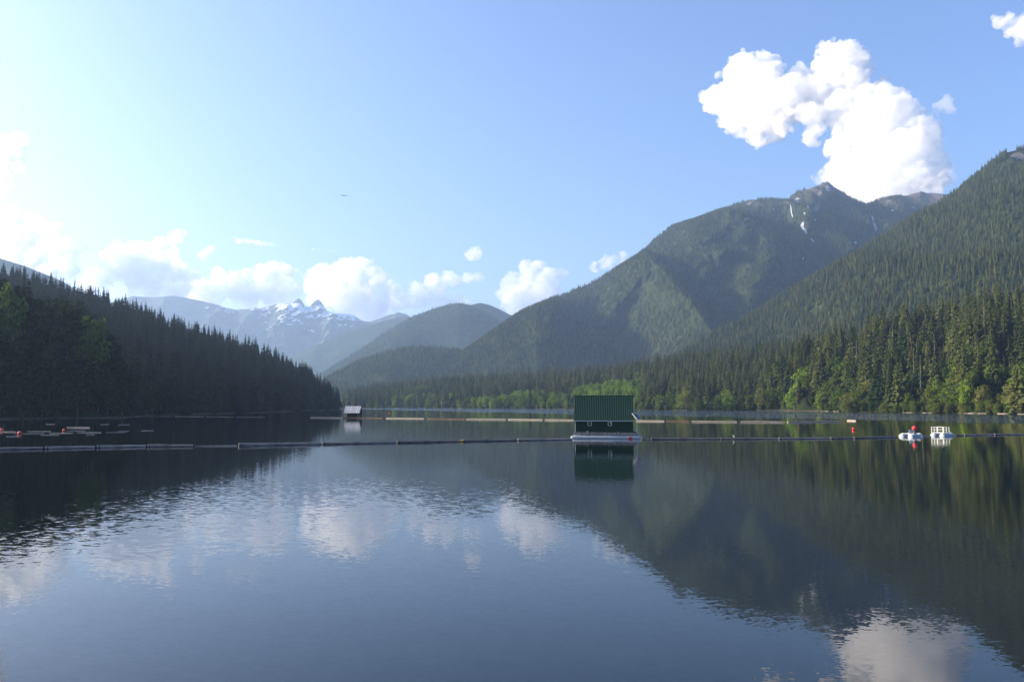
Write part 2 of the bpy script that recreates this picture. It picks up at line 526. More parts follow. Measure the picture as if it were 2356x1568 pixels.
big_mountain = Hill('big_mountain', [
    (980, 868, 3000, 2700, 0), (1075, 798, 3250, 2650, 0), (1130, 760, 3400, 2600, 0), (1200, 712, 3550, 2550, 0), (1300, 671, 3750, 2480, 0), (1350, 650, 3850, 2450, 0), (1420, 612, 3950, 2400, 0), (1470, 582, 4020, 2380, 0), (1500, 551, 4080, 2360, 0),
    (1545, 517, 4150, 2340, 0), (1600, 501, 4230, 2300, 0), (1680, 471, 4330, 2300, 10), (1720, 456, 4380, 2300, 20), (1760, 454, 4420, 2350, 20), (1815, 456, 4500, 2400, 20), (1822, 446, 4510, 2405, 20), (1835, 436, 4530, 2420, 20), (1860, 429, 4560, 2450, 20), (1885, 420, 4590, 2500, 20),
    (1893, 414, 4600, 2500, 20), (1905, 414, 4605, 2500, 20), (1930, 431, 4620, 2550, 20), (1960, 451, 4650, 2600, 20), (1990, 466, 4680, 2650, 20), (2010, 462, 4720, 2680, 20), (2040, 448, 4780, 2700, 20), (2062, 443, 4800, 2750, 20),
    (2090, 446, 4850, 2780, 20), (2105, 440, 4870, 2800, 20), (2118, 435, 4890, 2800, 20), (2135, 441, 4900, 2800, 20), (2200, 443, 4950, 2850, 20), (2400, 480, 5000, 2900, 20)],
    M['peak_land'], tree_h=12, nu=420, nv=170, amp=60.0, freq=0.0022, spur=150, spur_freq=0.0022, octaves=7, ridge_jag=7.0, jag_freq=0.012, seed=40.0, smooth_px=40.0, detail=(9, 0.010), spurs=[
    ([(1730, 461), (1711, 498), (1695, 537), (1672, 560), (1648, 592), (1629, 630), (1640, 670), (1655, 710)], 140, 80, 30),
    ([(1633, 506), (1613, 541), (1590, 576), (1563, 611), (1545, 660), (1530, 720)], 110, 75, 28),
    ([(1898, 418), (1880, 460), (1866, 490), (1850, 540), (1830, 600), (1790, 660)], 120, 55, 25),
    ([(1530, 530), (1490, 590), (1440, 650), (1400, 720), (1370, 790)], 95, 65, 28),
    ([(1760, 458), (1775, 520), (1770, 590), (1745, 660), (1720, 720)], 110, 40, 22),
    ([(2010, 466), (1990, 520), (1960, 570), (1930, 600)], 130, 45, 20),
    ([(1400, 630), (1340, 680), (1290, 740), (1250, 800)], 90, 50, 25)])
foothill = Hill('dark_foothill', [
    (700, 905, 3000, 2500, 0), (760, 858, 3050, 2450, 0), (830, 822, 3120, 2420, 0), (880, 805, 3150, 2400, 0), (930, 795, 3200, 2400, 0), (965, 791, 3200, 2400, 0), (1010, 792, 3200, 2400, 0), (1060, 798, 3200, 2400, 0), (1150, 830, 3200, 2400, 0), (1260, 868, 3200, 2450, 0)],
    M['far_forest'], tree_h=14, nu=130, nv=50, amp=25.0, freq=0.004, spur=25, spur_freq=0.004)
hump_a = Hill('humped_mountain', [
    (720, 870, 5000, 4000, 0), (770, 838, 5100, 4000, 0), (830, 800, 5200, 4000, 0), (900, 753, 5350, 4000, 0), (950, 724, 5400, 4000, 0), (1000, 706, 5500, 4000, 0), (1030, 697, 5500, 4000, 0), (1055, 693, 5500, 4000, 0), (1082, 698, 5500, 4000, 0), (1110, 710, 5500, 4000, 0),
    (1150, 735, 5450, 4000, 0), (1260, 800, 5300, 4000, 0)], M['far_forest'], tree_h=10, nu=170, nv=60, amp=45.0, freq=0.003, spur=50, spur_freq=0.0025)
hump_b = Hill('second_hump', [
    (1020, 740, 6200, 5700, 0), (1085, 698, 6200, 5600, 0), (1105, 694, 6200, 5600, 0), (1125, 698, 6200, 5600, 0), (1150, 709, 6200, 5600, 0), (1175, 722, 6200, 5600, 0), (1220, 745, 6200, 5600, 0), (1350, 800, 6200, 5600, 0)],
    M['far_forest'], tree_h=8, nu=90, nv=40, amp=30.0, freq=0.003, spur=30, spur_freq=0.003)
lions_spur = Hill('blue_ridge', [
    (560, 870, 7600, 6900, 0), (640, 838, 7600, 6800, 0), (700, 805, 7600, 6700, 0), (780, 772, 7600, 6600, 0), (850, 748, 7700, 6600, 0), (900, 733, 7800, 6600, 0), (940, 729, 7800, 6600, 0), (1000, 740, 7800, 6600, 0), (1100, 780, 7800, 6600, 0)],
    M['far_forest'], nu=120, nv=50, amp=50, freq=0.002, spur=60, spur_freq=0.002, ridge_jag=6, jag_freq=0.01)
lions = Hill('snowy_mountains', [
    (150, 730, 9300, 7900, 0), (240, 700, 9300, 7900, 0), (305, 681, 9300, 7900, 0), (350, 684, 9300, 7900, 0), (400, 680, 9300, 7900, 0), (450, 689, 9300, 7800, 0), (490, 698, 9300, 7800, 0), (520, 707, 9300, 7800, 0), (548, 712, 9300, 7800, 0), (580, 708, 9250, 7800, 0), (615, 703, 9250, 7800, 0), (640, 697, 9200, 7800, 0),
    (660, 697, 9200, 7800, 0), (672, 699, 9200, 7800, 0), (678, 692, 9200, 7800, 0), (684, 687, 9200, 7800, 0), (689, 686, 9200, 7800, 0), (695, 693, 9200, 7800, 0), (702, 705, 9200, 7800, 0), (714, 704, 9200, 7800, 0), (722, 694, 9200, 7800, 0), (728, 689, 9200, 7800, 0), (734, 689, 9200, 7800, 0), (741, 698, 9200, 7800, 0), (752, 715, 9200, 7800, 0),
    (768, 720, 9200, 7800, 0), (785, 721, 9200, 7800, 0), (800, 722, 9200, 7800, 0), (815, 725, 9200, 7800, 0), (832, 737, 9200, 7800, 0), (850, 740, 9300, 7800, 0), (880, 730, 9300, 7800, 0), (900, 722, 9300, 7800, 0), (915, 718, 9300, 7800, 0), (935, 722, 9300, 7800, 0), (960, 740, 9300, 7800, 0), (1050, 770, 9300, 7800, 0)],
    M['snow_mountain'], nu=460, nv=150, amp=110, freq=0.0022, spur=150, spur_freq=0.0022, octaves=7, ridge_jag=2.5, jag_freq=0.01, seed=9.0, wexp=1.0, smooth_px=45.0, detail=(42, 0.006))
left_far = Hill('left_far_mountain', [
    (-300, 520, 4300, 3500, 0), (-80, 575, 4300, 3500, 0), (0, 594, 4300, 3500, 0), (60, 613, 4300, 3500, 0), (140, 645, 4300, 3500, 0), (260, 720, 4300, 3500, 0), (330, 800, 4300, 3500, 0)],
    M['far_forest'], nu=60, nv=30, amp=20, freq=0.003)

# ------------------------------------------------------------------ tree shapes
def conifer_shape(rng, h=30.0, rad=4.2, whorls=24, per=8, bare=0.06, gap=0.0, lean=0.0):
    tv, tf = [], []
    n = 6
    levels = [(0, 0.018), (0.5, 0.011), (0.985, 0.002)]
    for z, r in levels:
        for k in range(n):
            tv.append((r * h * math.cos(k * 2 * math.pi / n) + lean * z * z, r * h * math.sin(k * 2 * math.pi / n), z * h))
    for a in range(len(levels) - 1):
        for k in range(n):
            tf.append((a * n + k, a * n + (k + 1) % n, (a + 1) * n + (k + 1) % n, (a + 1) * n + k))
    cv, cf = [], []
    side = [rng.uniform(0.72, 1.15) for _ in range(6)]
    for w in range(whorls):
        t = bare + (1 - bare) * (w + rng.uniform(-0.3, 0.3)) / whorls
        t = min(max(t, bare), 0.97)
        if gap and rng.random() < gap:
            continue
        base_r = rad * (1 - t) ** 0.8 * (0.55 + 0.45 * min(1, (t - bare) / 0.12 + 0.3)) + 0.25
        wob = rng.uniform(0.75, 1.15)
        nb = max(4, int(per * (0.55 + 0.45 * (1 - t))))
        a0 = rng.random() * 6.28
        for k in range(nb):
            a = a0 + (k + rng.uniform(-0.3, 0.3)) * 2 * math.pi / nb
            r = base_r * wob * rng.uniform(0.6, 1.15) * side[int((a % 6.283) / 6.2832 * 6) % 6]
            droop = rng.uniform(0.15, 0.5) * r
            up = 0.10 * r
            z = t * h
            ca, sa = math.cos(a), math.sin(a)
            wd = r * rng.uniform(0.30, 0.48)
            lx = lean * t * t
            b = len(cv)
            cv += [(lx, 0, z + 0.5 * up), (lx + 0.55 * r * ca - wd * sa, 0.55 * r * sa + wd * ca, z - 0.55 * droop + rng.uniform(-0.3, 0.1)),
                   (lx + r * ca, r * sa, z - droop + up), (lx + 0.55 * r * ca + wd * sa, 0.55 * r * sa - wd * ca, z - 0.55 * droop + rng.uniform(-0.3, 0.1)),
                   (lx + 0.6 * r * ca, 0.6 * r * sa, z + 0.22 * r + 0.1)]
            cf += [(b, b + 1, b + 4), (b + 4, b + 1, b + 2), (b, b + 4, b + 3), (b + 4, b + 2, b + 3)]
    # leader
    b = len(cv)
    cv += [(lean, 0, h), (lean + 0.35, 0, h * 0.94), (lean - 0.2, 0.3, h * 0.94), (lean - 0.2, -0.3, h * 0.94)]
    cf += [(b, b + 1, b + 2), (b, b + 2, b + 3), (b, b + 3, b + 1)]
    # dense inner foliage
    b = len(cv)
    m = 7
    for z, r in ((0.10, 0.40), (0.35, 0.36), (0.65, 0.20), (0.93, 0.03)):
        for k in range(m):
            rr = r * rad * rng.uniform(0.75, 1.1) * (0.4 if gap else 1)
            cv.append((rr * math.cos(k * 6.2832 / m) + lean * z * z, rr * math.sin(k * 6.2832 / m), z * h))
    for a in range(3):
        for k in range(m):
            cf.append((b + a * m + k, b + a * m + (k + 1) % m, b + (a + 1) * m + (k + 1) % m, b + (a + 1) * m + k))
    return tv, tf, cv, cf

def broadleaf_shape(rng, h=22.0, wide=0.30, lobes=9, leaves=900, base=0.12):
    tv, tf = [], []
    def limb(p0, p1, r0, r1, n=5):
        b = len(tv)
        q = (Vector(p1) - Vector(p0)).to_track_quat('Z', 'Y')
        for p, r in ((Vector(p0), r0), (Vector(p1), r1)):
            for k in range(n):
                tv.append(tuple(p + q @ Vector((r * math.cos(k * 6.2832 / n), r * math.sin(k * 6.2832 / n), 0))))
        for k in range(n):
            tf.append((b + k, b + (k + 1) % n, b + n + (k + 1) % n, b + n + k))
    limb((0, 0, 0), (0, 0, 0.45 * h), 0.022 * h, 0.014 * h)
    L = []
    for i in range(lobes):
        t = (i + 0.5) / lobes
        z = h * (base + 0.12 + (0.80 - base) * t)
        prof = math.sin(math.pi * (0.22 + 0.68 * t)) ** 0.7
        a = i * 2.4 + rng.uniform(-0.5, 0.5)
        d = wide * h * prof * rng.uniform(0.30, 0.75)
        r = wide * h * prof * rng.uniform(0.42, 0.70)
        c = Vector((d * math.cos(a), d * math.sin(a), z))
        L.append((c, r))
        limb((0, 0, 0.45 * h * min(1, 0.4 + t)), tuple(c), 0.008 * h, 0.003 * h, 4)
    L.append((Vector((0, 0, 0.55 * h)), wide * h * 0.55))
    cv, cf = [], []
    wsum = sum(r * r for _, r in L)
    for c, r in L:
        k = max(12, int(leaves * r * r / wsum))
        for _ in range(k):
            d = Vector((rng.gauss(0, 1), rng.gauss(0, 1), rng.gauss(0, 1))).normalized()
            rr = r * (1.0 - 0.55 * rng.random() ** 2.2) * rng.uniform(0.9, 1.12)
            p = c + Vector((d.x * rr, d.y * rr, d.z * rr * 0.9))
            if p.z < h * base * 0.5:
                p.z = h * base * 0.5 + rng.random() * 0.1 * h
            nrm = (d + Vector((rng.gauss(0, 0.55), rng.gauss(0, 0.55), rng.gauss(0, 0.55) + 0.35))).normalized()
            q = nrm.to_track_quat('Z', 'Y')
            s = h * rng.uniform(0.020, 0.042)
            e = rng.uniform(0.55, 0.9)
            ang = rng.random() * 6.28
            b = len(cv)
            for kx, ky in ((-1, -0.25), (0.1, -e), (1, 0.2), (-0.1, e)):
                x, y = kx * math.cos(ang) - ky * math.sin(ang), kx * math.sin(ang) + ky * math.cos(ang)
                cv.append(tuple(p + q @ Vector((x * s, y * s, rng.uniform(-0.25, 0.25) * s))))
            cf += [(b, b + 1, b + 2), (b, b + 2, b + 3)]
    return tv, tf, cv, cf

rng = random.Random(11)
SHAPES = {}      # kind -> list of (height, trunk mesh, crown mesh, joined mesh)
def register(kind, shape, h, bark, leaf):
    tv, tf, cv, cf = shape
    tr = mesh_from('trunk', tv, tf, bark)
    cr = mesh_from('crown', cv, cf, leaf)
    n = len(tv)
    jm = mesh_from('whole_tree', tv + cv, tf + [tuple(i + n for i in f) for f in cf], None, mats=[bark, leaf], mat_idx=[0] * len(tf) + [1] * len(cf))
    SHAPES.setdefault(kind, []).append((h, tr, cr, jm))
for k in range(9):
    register('conifer', conifer_shape(rng, 30, rng.uniform(3.8, 6.8), rng.choice([16, 20, 23, 26]), 9, rng.uniform(0.02, 0.10), 0.03, rng.uniform(-0.6, 0.6)), 30, M['bark'], M['needle'])
for k in range(2):
    register('sparse', conifer_shape(rng, 32, 3.4, 17, 6, 0.10, 0.22, rng.uniform(-0.5, 0.5)), 32, M['bark_pale'], M['needle'])
for k in range(4):
    register('far', conifer_shape(rng, 30, rng.uniform(4.8, 6.6), 11, 6, 0.05, 0.0, 0), 30, M['bark'], M['needle'])
for k in range(3):
    register('leaf', broadleaf_shape(rng, 22, rng.uniform(0.27, 0.36), 11, 1000, 0.0), 22, M['bark_pale'], M['leaf'])
for k in range(3):
    register('bright', broadleaf_shape(rng, 22, rng.uniform(0.25, 0.35), 11, 1100, 0.0), 22, M['bark_pale'], M['leaf_bright'])
for k in range(2):
    register('olive', broadleaf_shape(rng, 22, rng.uniform(0.26, 0.34), 10, 1000, 0.0), 22, M['bark_pale'], M['leaf_olive'])

for k in range(5):
    register('shade_conifer', conifer_shape(rng, 30, rng.uniform(4.4, 6.6), rng.choice([20, 23, 26]), 9, rng.uniform(0.02, 0.08), 0.03, rng.uniform(-0.6, 0.6)), 30, M['bark'], M['needle_shaded'])  # same conifers, needle colour darkened as if in shade
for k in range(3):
    register('shade_broadleaf', broadleaf_shape(rng, 22, rng.uniform(0.28, 0.36), 10, 1000, 0.02), 22, M['bark'], M['leaf_shaded'])  # same broadleaf trees, shade painted into the leaf colour
PROTO = bpy.data.collections.new('tree_shapes')       # not linked to the scene: only a source for the forests
PIDX = {}
i_ = 0
for kind in ('conifer', 'sparse', 'far', 'leaf', 'bright', 'olive', 'shade_conifer', 'shade_broadleaf'):
    PIDX[kind] = []
    for (h, tr, cr, jm) in SHAPES[kind]:
        o = bpy.data.objects.new('shape_%03d' % i_, jm)
        PROTO.objects.link(o)
        PIDX[kind].append((i_, h))
        i_ += 1

def forest_nodes():
    g = bpy.data.node_groups.new('forest', 'GeometryNodeTree')
    g.interface.new_socket('Geometry', in_out='INPUT', socket_type='NodeSocketGeometry')
    g.interface.new_socket('Geometry', in_out='OUTPUT', socket_type='NodeSocketGeometry')
    gi, go = g.nodes.new('NodeGroupInput'), g.nodes.new('NodeGroupOutput')
    ci = g.nodes.new('GeometryNodeCollectionInfo')
    ci.inputs['Collection'].default_value = PROTO
    ci.inputs['Separate Children'].default_value = True
    ci.inputs['Reset Children'].default_value = True
    ip = g.nodes.new('GeometryNodeInstanceOnPoints')
    ip.inputs['Pick Instance'].default_value = True
    def attr(name, typ):
        a = g.nodes.new('GeometryNodeInputNamedAttribute')
        a.data_type = typ
        a.inputs[0].default_value = name
        return a.outputs[0]
    cx = g.nodes.new('ShaderNodeCombineXYZ')
    g.links.new(attr('turn', 'FLOAT'), cx.inputs[2])
    er = g.nodes.new('FunctionNodeEulerToRotation')
    g.links.new(cx.outputs[0], er.inputs[0])
    g.links.new(gi.outputs[0], ip.inputs['Points'])
    g.links.new(ci.outputs[0], ip.inputs['Instance'])
    g.links.new(attr('shape_index', 'INT'), ip.inputs['Instance Index'])
    g.links.new(er.outputs[0], ip.inputs['Rotation'])
    g.links.new(attr('size', 'FLOAT_VECTOR'), ip.inputs['Scale'])
    g.links.new(ip.outputs[0], go.inputs[0])
    return g
FOREST = forest_nodes()

nrng = np.random.default_rng(5)
def forest(name, trees):
    """trees: list of (x, y, z, height, kind) -> one stuff object of instanced trees"""
    n = len(trees)
    if not n:
        return
    P = np.array([t[:3] for t in trees], dtype=np.float32)
    me = bpy.data.meshes.new(name)
    me.vertices.add(n)
    me.vertices.foreach_set('co', P.ravel())
    idx = np.zeros(n, np.int32); size = np.zeros((n, 3), np.float32)
    for i, t in enumerate(trees):
        k, h = PIDX[t[4]][int(nrng.integers(len(PIDX[t[4]])))]
        idx[i] = k
        s = t[3] / h
        w = s * (nrng.uniform(0.95, 1.45) if t[4] in ('conifer', 'far') else nrng.uniform(0.85, 1.2))
        size[i] = (w, w, s)
    me.attributes.new('shape_index', 'INT', 'POINT').data.foreach_set('value', idx)
    me.attributes.new('turn', 'FLOAT', 'POINT').data.foreach_set('value', nrng.uniform(0, 6.28, n).astype(np.float32))
    me.attributes.new('size', 'FLOAT_VECTOR', 'POINT').data.foreach_set('vector', size.ravel())
    o = tag(link(name, me), kind='stuff')
    m = o.modifiers.new('forest', 'NODES')
    m.node_group = FOREST
    return o

_count = {}
def tree(name, kind, variant, loc, h, label, group, rz=None, wide=1.0):
    hh, tr, cr, jm = SHAPES[kind][variant % len(SHAPES[kind])]
    root = empty(name, loc, rng.uniform(0, 6.28) if rz is None else rz)
    s = h / hh
    root.scale = (s * wide, s * wide, s)
    link('trunk', tr, root)
    link('crown', cr, root)
    return tag(root, label, 'tree', group)

# ------------------------------------------------------------------ where the trees stand
def gather(hill, spacing, hr, kinds, keep=None, sink=0.4):
    n = int(hill.area() / spacing ** 2)
    P, v = hill.scatter(n, nrng)
    px, py = project(P)
    ok = (P[:, 2] > -0.5) & (px > -330) & (px < 2700)
    if keep is not None:
        ok &= keep(P, px, py, v)
    P, px, py, v = P[ok], px[ok], py[ok], v[ok]
    out = []
    for i in range(len(P)):
        k = kinds(P[i], px[i], py[i], v[i])
        h = nrng.uniform(*hr)
        if k in ('leaf', 'bright', 'olive', 'shade_broadleaf'):
            h *= 0.62
        out.append([P[i][0], P[i][1], P[i][2] - sink, h, k, px[i]])
    return out

def vis_heights(trees):
    """roughly how many pixels of each tree show above the ones in front"""
    sky = {}
    order = sorted(range(len(trees)), key=lambda i: trees[i][1])
    vis = [0.0] * len(trees)
    for i in order:
        x, y, z, h = trees[i][:4]
        (px,), (top,) = project([(x, y, z + h)])
        _, (bot,) = project([(x, y, z)])
        w = max(2, int(0.10 * h * F / y))
        bs = range(int((px - w) // 4), int((px + w) // 4) + 1)
        cov = sum(min(bot, sky.get(b, 1e9)) for b in bs) / len(bs)
        inside = -10 < px < 2366
        vis[i] = max(0.0, cov - top) if inside else 0.0
        for b in bs:
            sky[b] = min(sky.get(b, 1e9), top + 0.25 * (bot - top))
    return vis

def nz(x, y, f, o=0.0):
    return noise.noise(Vector((x * f + o, y * f, o)))

# shaded left side
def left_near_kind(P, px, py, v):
    return 'shade_broadleaf' if nz(P[0], P[1], 0.03, 3) > -0.22 else 'shade_conifer'
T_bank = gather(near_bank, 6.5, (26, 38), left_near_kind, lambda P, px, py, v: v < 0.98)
# taper the bank's trees towards its tip
for t in T_bank:
    if t[4] == 'shade_conifer': t[3] *= float(np.interp(t[5], [60, 150, 240, 300, 320], [0.85, 0.8, 0.75, 0.5, 0.4]))
    else: t[3] *= float(np.interp(t[5], [60, 150, 240, 300, 320], [1.5, 1.4, 1.2, 0.9, 0.6]))
T_left = gather(left_hill, 8.2, (15, 33), lambda P, px, py, v: ('shade_broadleaf' if v < 0.25 and nrng.random() < 0.2 else 'shade_conifer'), lambda P, px, py, v: v < 1.02)
def right_kind(P, px, py, v):
    if v < 0.16 and nrng.random() < 0.42: return 'olive' if nrng.random() < 0.5 else 'leaf'
    if v < 0.55 and nz(P[0], P[1], 0.03, 7) > 0.34: return 'leaf'
    return 'sparse' if nrng.random() < 0.07 else 'conifer'
T_right = gather(right_hill, 9.4, (15, 40), right_kind)
def shore_kind(P, px, py, v):
    k = nz(P[0], P[1], 0.008, 1)
    if 900 < px < 1340 and v < 0.30 and k > -0.18: return 'bright' if nrng.random() < 0.5 else 'leaf'
    if 1330 < px < 1475 and 0.06 < v < 0.50 and nz(P[0], P[1], 0.006, 4) > -0.3: return 'bright' if nrng.random() < 0.85 else 'leaf'
    if v < 0.06 and nrng.random() < 0.5: return 'leaf'
    if v < 0.7 and k > 0.42: return 'leaf'
    return 'sparse' if nrng.random() < 0.05 else 'conifer'
T_shore = gather(shore_hill, 9.0, (14, 34), shore_kind)

# trees that stand out one by one in the photograph: (px, D, top py, kind, label)
CONIFERS = ('conifer', 'sparse', 'shade_conifer')
SINGLE = [
    (1579, 880, 890, 'olive', 'rounded olive green tree at the water, first past the green house'),
    (1614, 882, 915, 'leaf', 'low leafy tree between the olive tree and two bright round trees'),
    (1653, 878, 906, 'leaf', 'mid green round tree touching a brighter taller one on the shore'),
    (1673, 872, 892, 'bright', 'tall bright yellow green round tree on the shore beyond the log boom end'),
    (1776, 852, 888, 'leaf', 'leafy green tree at the tip of the forested point'),
    (1800, 846, 884, 'leaf', 'second leafy tree in from the tip of the forested point'),
    (1849, 815, 838, 'bright', 'tall narrow bright green tree standing against the dark conifers'),
    (1827, 812, 884, 'bright', 'small bright green tree at the foot of the tall narrow bright one'),
    (1889, 772, 895, 'bright', 'small lime green tree in the dark conifers above the red buoy'),
    (1928, 730, 884, 'leaf', 'rounded green tree low on the slope behind the end of the far log boom'),
    (1950, 690, 915, 'olive', 'olive coloured bushy tree on the shore above the lone red buoy'),
    (2091, 640, 900, 'leaf', 'broad green tree on the shore behind the float with the red ball'),
    (2224, 585, 868, 'bright', 'bright rounded tree standing at the dark gap near the railed float'),
    (2262, 575, 880, 'olive', 'olive tree at the water beyond the railed white float'),
    (2279, 590, 836, 'bright', 'tall yellow green tree above the railed white float'),
    (2332, 555, 872, 'olive', 'wide olive tree on the shore at the far end of the near boom'),
    (2354, 560, 832, 'bright', 'bright green treetop at the very edge above the wide olive tree'),
    (2120, 640, 820, 'sparse', 'tall thin conifer with gaps on the shore by the dark hollow'),
    (2156, 700, 758, 'sparse', 'tall ragged conifer rising alone out of the dark hollow'),
    (2105, 690, 798, 'sparse', 'slim pale conifer just behind the tall thin one'),
    (1974, 800, 770, 'sparse', 'slender pointed conifer topping the slope above the lone red buoy'),
    (2255, 600, 776, 'conifer', 'large pyramid conifer above the tall yellow green tree'),
    (2287, 610, 745, 'conifer', 'tallest full conifer above the railed white float'),
    (205, 402, 716, 'leaf', 'leafy tree with a sunlit yellow green top on the shaded bank'),
    (10, 372, 640, 'leaf', 'big leafy tree with sunlit crown at the edge of the shaded bank'),
    (55, 380, 640, 'shade_conifer', 'tall dark conifer beside the big leafy tree on the shaded bank'),
    (120, 392, 672, 'shade_broadleaf', 'dark round topped tree between the big leafy tree and the sunlit top'),
]
def ground_z(x, y):
    z = -1e9
    for hl in (near_bank, left_hill, right_hill, shore_hill):
        if hl.bvh is None:
            hl.hit(0, 0)
        h = hl.bvh.ray_cast(Vector((x, y, 2000)), Vector((0, 0, -1)))
        if h[0] is not None:
            z = max(z, h[0].z)
    return z if z > -1e8 else 0.0
single_xy = []
for (px, D, top, kind, label) in SINGLE:
    x = pt(px, HORIZON, D).x
    z = max(0.1, ground_z(x, D)) - 0.3
    h = pt(px, top, D).z - z
    wide = {'bright': 0.95, 'leaf': 1.0, 'olive': 1.0}.get(kind, 1.0)
    if kind in ('leaf', 'bright', 'olive', 'shade_broadleaf') and h > 34: wide *= 34 / h
    if kind in CONIFERS and h > 40: wide *= 40 / h
    tree('conifer' if kind in CONIFERS else 'broadleaf_tree', kind, rng.randrange(6), (x, D, z), h, label, None, wide=wide)
    single_xy.append((x, D))
def clear_of_singles(ts, r=5.0):
    return [t for t in ts if all((t[0] - a) ** 2 + (t[1] - b) ** 2 > r * r for a, b in single_xy)]
T_bank, T_right, T_shore = clear_of_singles(T_bank), clear_of_singles(T_right), clear_of_singles(T_shore)

pools = [('bank', T_bank), ('hill', T_left), ('right', T_right), ('shore', T_shore)]
allt = [(src, t) for src, ts in pools for t in ts]
vis = vis_heights([t for _, t in allt])
TEXT = {
    ('bank', 'c'): ('dark conifer crowded on the shaded bank beside the drifting logs', 'conifers on the shaded bank'),
    ('bank', 'b'): ('dark leafy tree crowded on the shaded bank beside the drifting logs', 'leafy trees on the shaded bank'),
    ('hill', 'c'): ('dark backlit conifer on the shaded hill behind the grey boathouse', 'conifers on the shaded hill'),
    ('hill', 'b'): ('dark leafy tree at the foot of the shaded hill', 'leafy trees on the shaded hill'),
    ('right', 'c'): ('sunlit green conifer on the forested hill above the two white floats', 'conifers on the sunlit hill'),
    ('right', 'b'): ('sunlit leafy tree on the forested hill above the two white floats', 'leafy trees on the sunlit hill'),
    ('shore', 'c'): ('green conifer on the far shore behind the green floating house', 'conifers along the far shore'),
    ('shore', 'b'): ('pale green leafy tree on the far shore behind the green floating house', 'leafy trees along the far shore'),
}
def spot(src, px, py):
    if src in ('right', 'shore'):
        L = [(700, 'past the grey boathouse'), (960, 'between the boathouse and the green house'), (1200, 'just before the green house'), (1320, 'right behind the green house'), (1475, 'just past the green house'), (1660, 'before the forested point'),
             (1760, 'on the forested point'), (1860, 'beyond the forested point'), (1945, 'above the lone red buoy'), (2030, 'between lone buoy and red ball'), (2120, 'above the red ball float'), (2215, 'above the railed float'), (2290, 'at the far end of the near boom')]
    else:
        L = [(-999, 'above the red buoys'), (60, 'past the red buoys'), (150, 'above the parallel sticks'), (240, 'at the tip of the shaded bank'), (320, 'past the shaded bank'), (430, 'midway along the ridge'), (560, 'near the low end of the ridge'), (690, 'close behind the boathouse')]
    return [t for x, t in L if px >= x][-1] if px >= L[0][0] else L[0][1]
def level(src, py, px):
    a = {'right': (945, 905, 830, 760), 'shore': (945, 920, 895, 860), 'hill': (955, 900, 800, 720), 'bank': (960, 915, 850, 790)}[src]
    return 'at the waterline' if py > a[1] else ('low on the slope' if py > a[2] else ('halfway up' if py > a[3] else 'high on the slope'))
chosen = set()
for cls, lim in (('c', 285), ('b', 150)):
    ids = [i for i, (s, t) in enumerate(allt) if (t[4] in CONIFERS) == (cls == 'c')]
    ids.sort(key=lambda i: -vis[i] * (allt[i][1][3] * F / allt[i][1][1]) ** 0.5)
    for i in ids[:lim]:
        if vis[i] <= 3: break
        chosen.add(i)
        s, t = allt[i]
        lab, grp = TEXT[(s, cls)]
        (qx,), (qy,) = project([(t[0], t[1], t[2] + 0.5)])
        tall = 'tall ' if t[3] > (31 if cls == 'c' else 20) else ('small ' if t[3] < (23 if cls == 'c' else 14) else '')
        what = {'right': {'c': 'sunlit green conifer', 'b': 'sunlit leafy tree'}, 'shore': {'c': 'hazy green conifer', 'b': 'pale green leafy tree'}, 'hill': {'c': 'dark backlit conifer', 'b': 'dark leafy tree'}, 'bank': {'c': 'dark shaded conifer', 'b': 'dark shaded leafy tree'}}[s][cls]
        if t[4] == 'sparse': what = what.replace('conifer', 'gappy conifer').replace('sunlit green', 'sunlit')
        lab = tall + what + ' ' + level(s, qy, qx) + ' ' + spot(s, qx, qy)
        tree('conifer' if cls == 'c' else 'broadleaf_tree', t[4], rng.randrange(6), (t[0], t[1], t[2]), t[3], lab, grp, wide=rng.uniform(1.0, 1.45) if t[4] == 'conifer' else rng.uniform(0.9, 1.2))
for src, name in (('bank', 'bank_forest'), ('hill', 'hill_forest'), ('right', 'sunlit_forest'), ('shore', 'shore_forest')):
    forest(name, [t for i, (s, t) in enumerate(allt) if s == src and i not in chosen])

# bushes that hang over the water along the sunlit shores
def shore_line(px):
    return float(np.interp(px, [800, 840, 900, 1000, 1100, 1250, 1320, 1400, 1500, 1600, 1700, 1760, 1790, 1870, 1960, 2030, 2100, 2150, 2250, 2356, 2560],
                           [1580, 1540, 1480, 1400, 1300, 1180, 1110, 1050, 960, 895, 866, 852, 846, 790, 690, 650, 625, 605, 572, 535, 470]))
bushes = []
for _ in range(1500):
    px = nrng.uniform(1740, 2500) if nrng.random() < 0.6 else nrng.uniform(810, 1760)
    D = shore_line(px) + nrng.uniform(1.0, 16.0)
    x = pt(px, HORIZON, D).x
    gz = ground_z(x, D)
    if gz < -0.4: continue
    bushes.append((x, D, gz - 0.5, nrng.uniform(3.0, 9.5), ('olive', 'leaf', 'leaf', 'shade_broadleaf', 'conifer')[int(nrng.integers(5))]))
forest('shore_undergrowth', bushes)

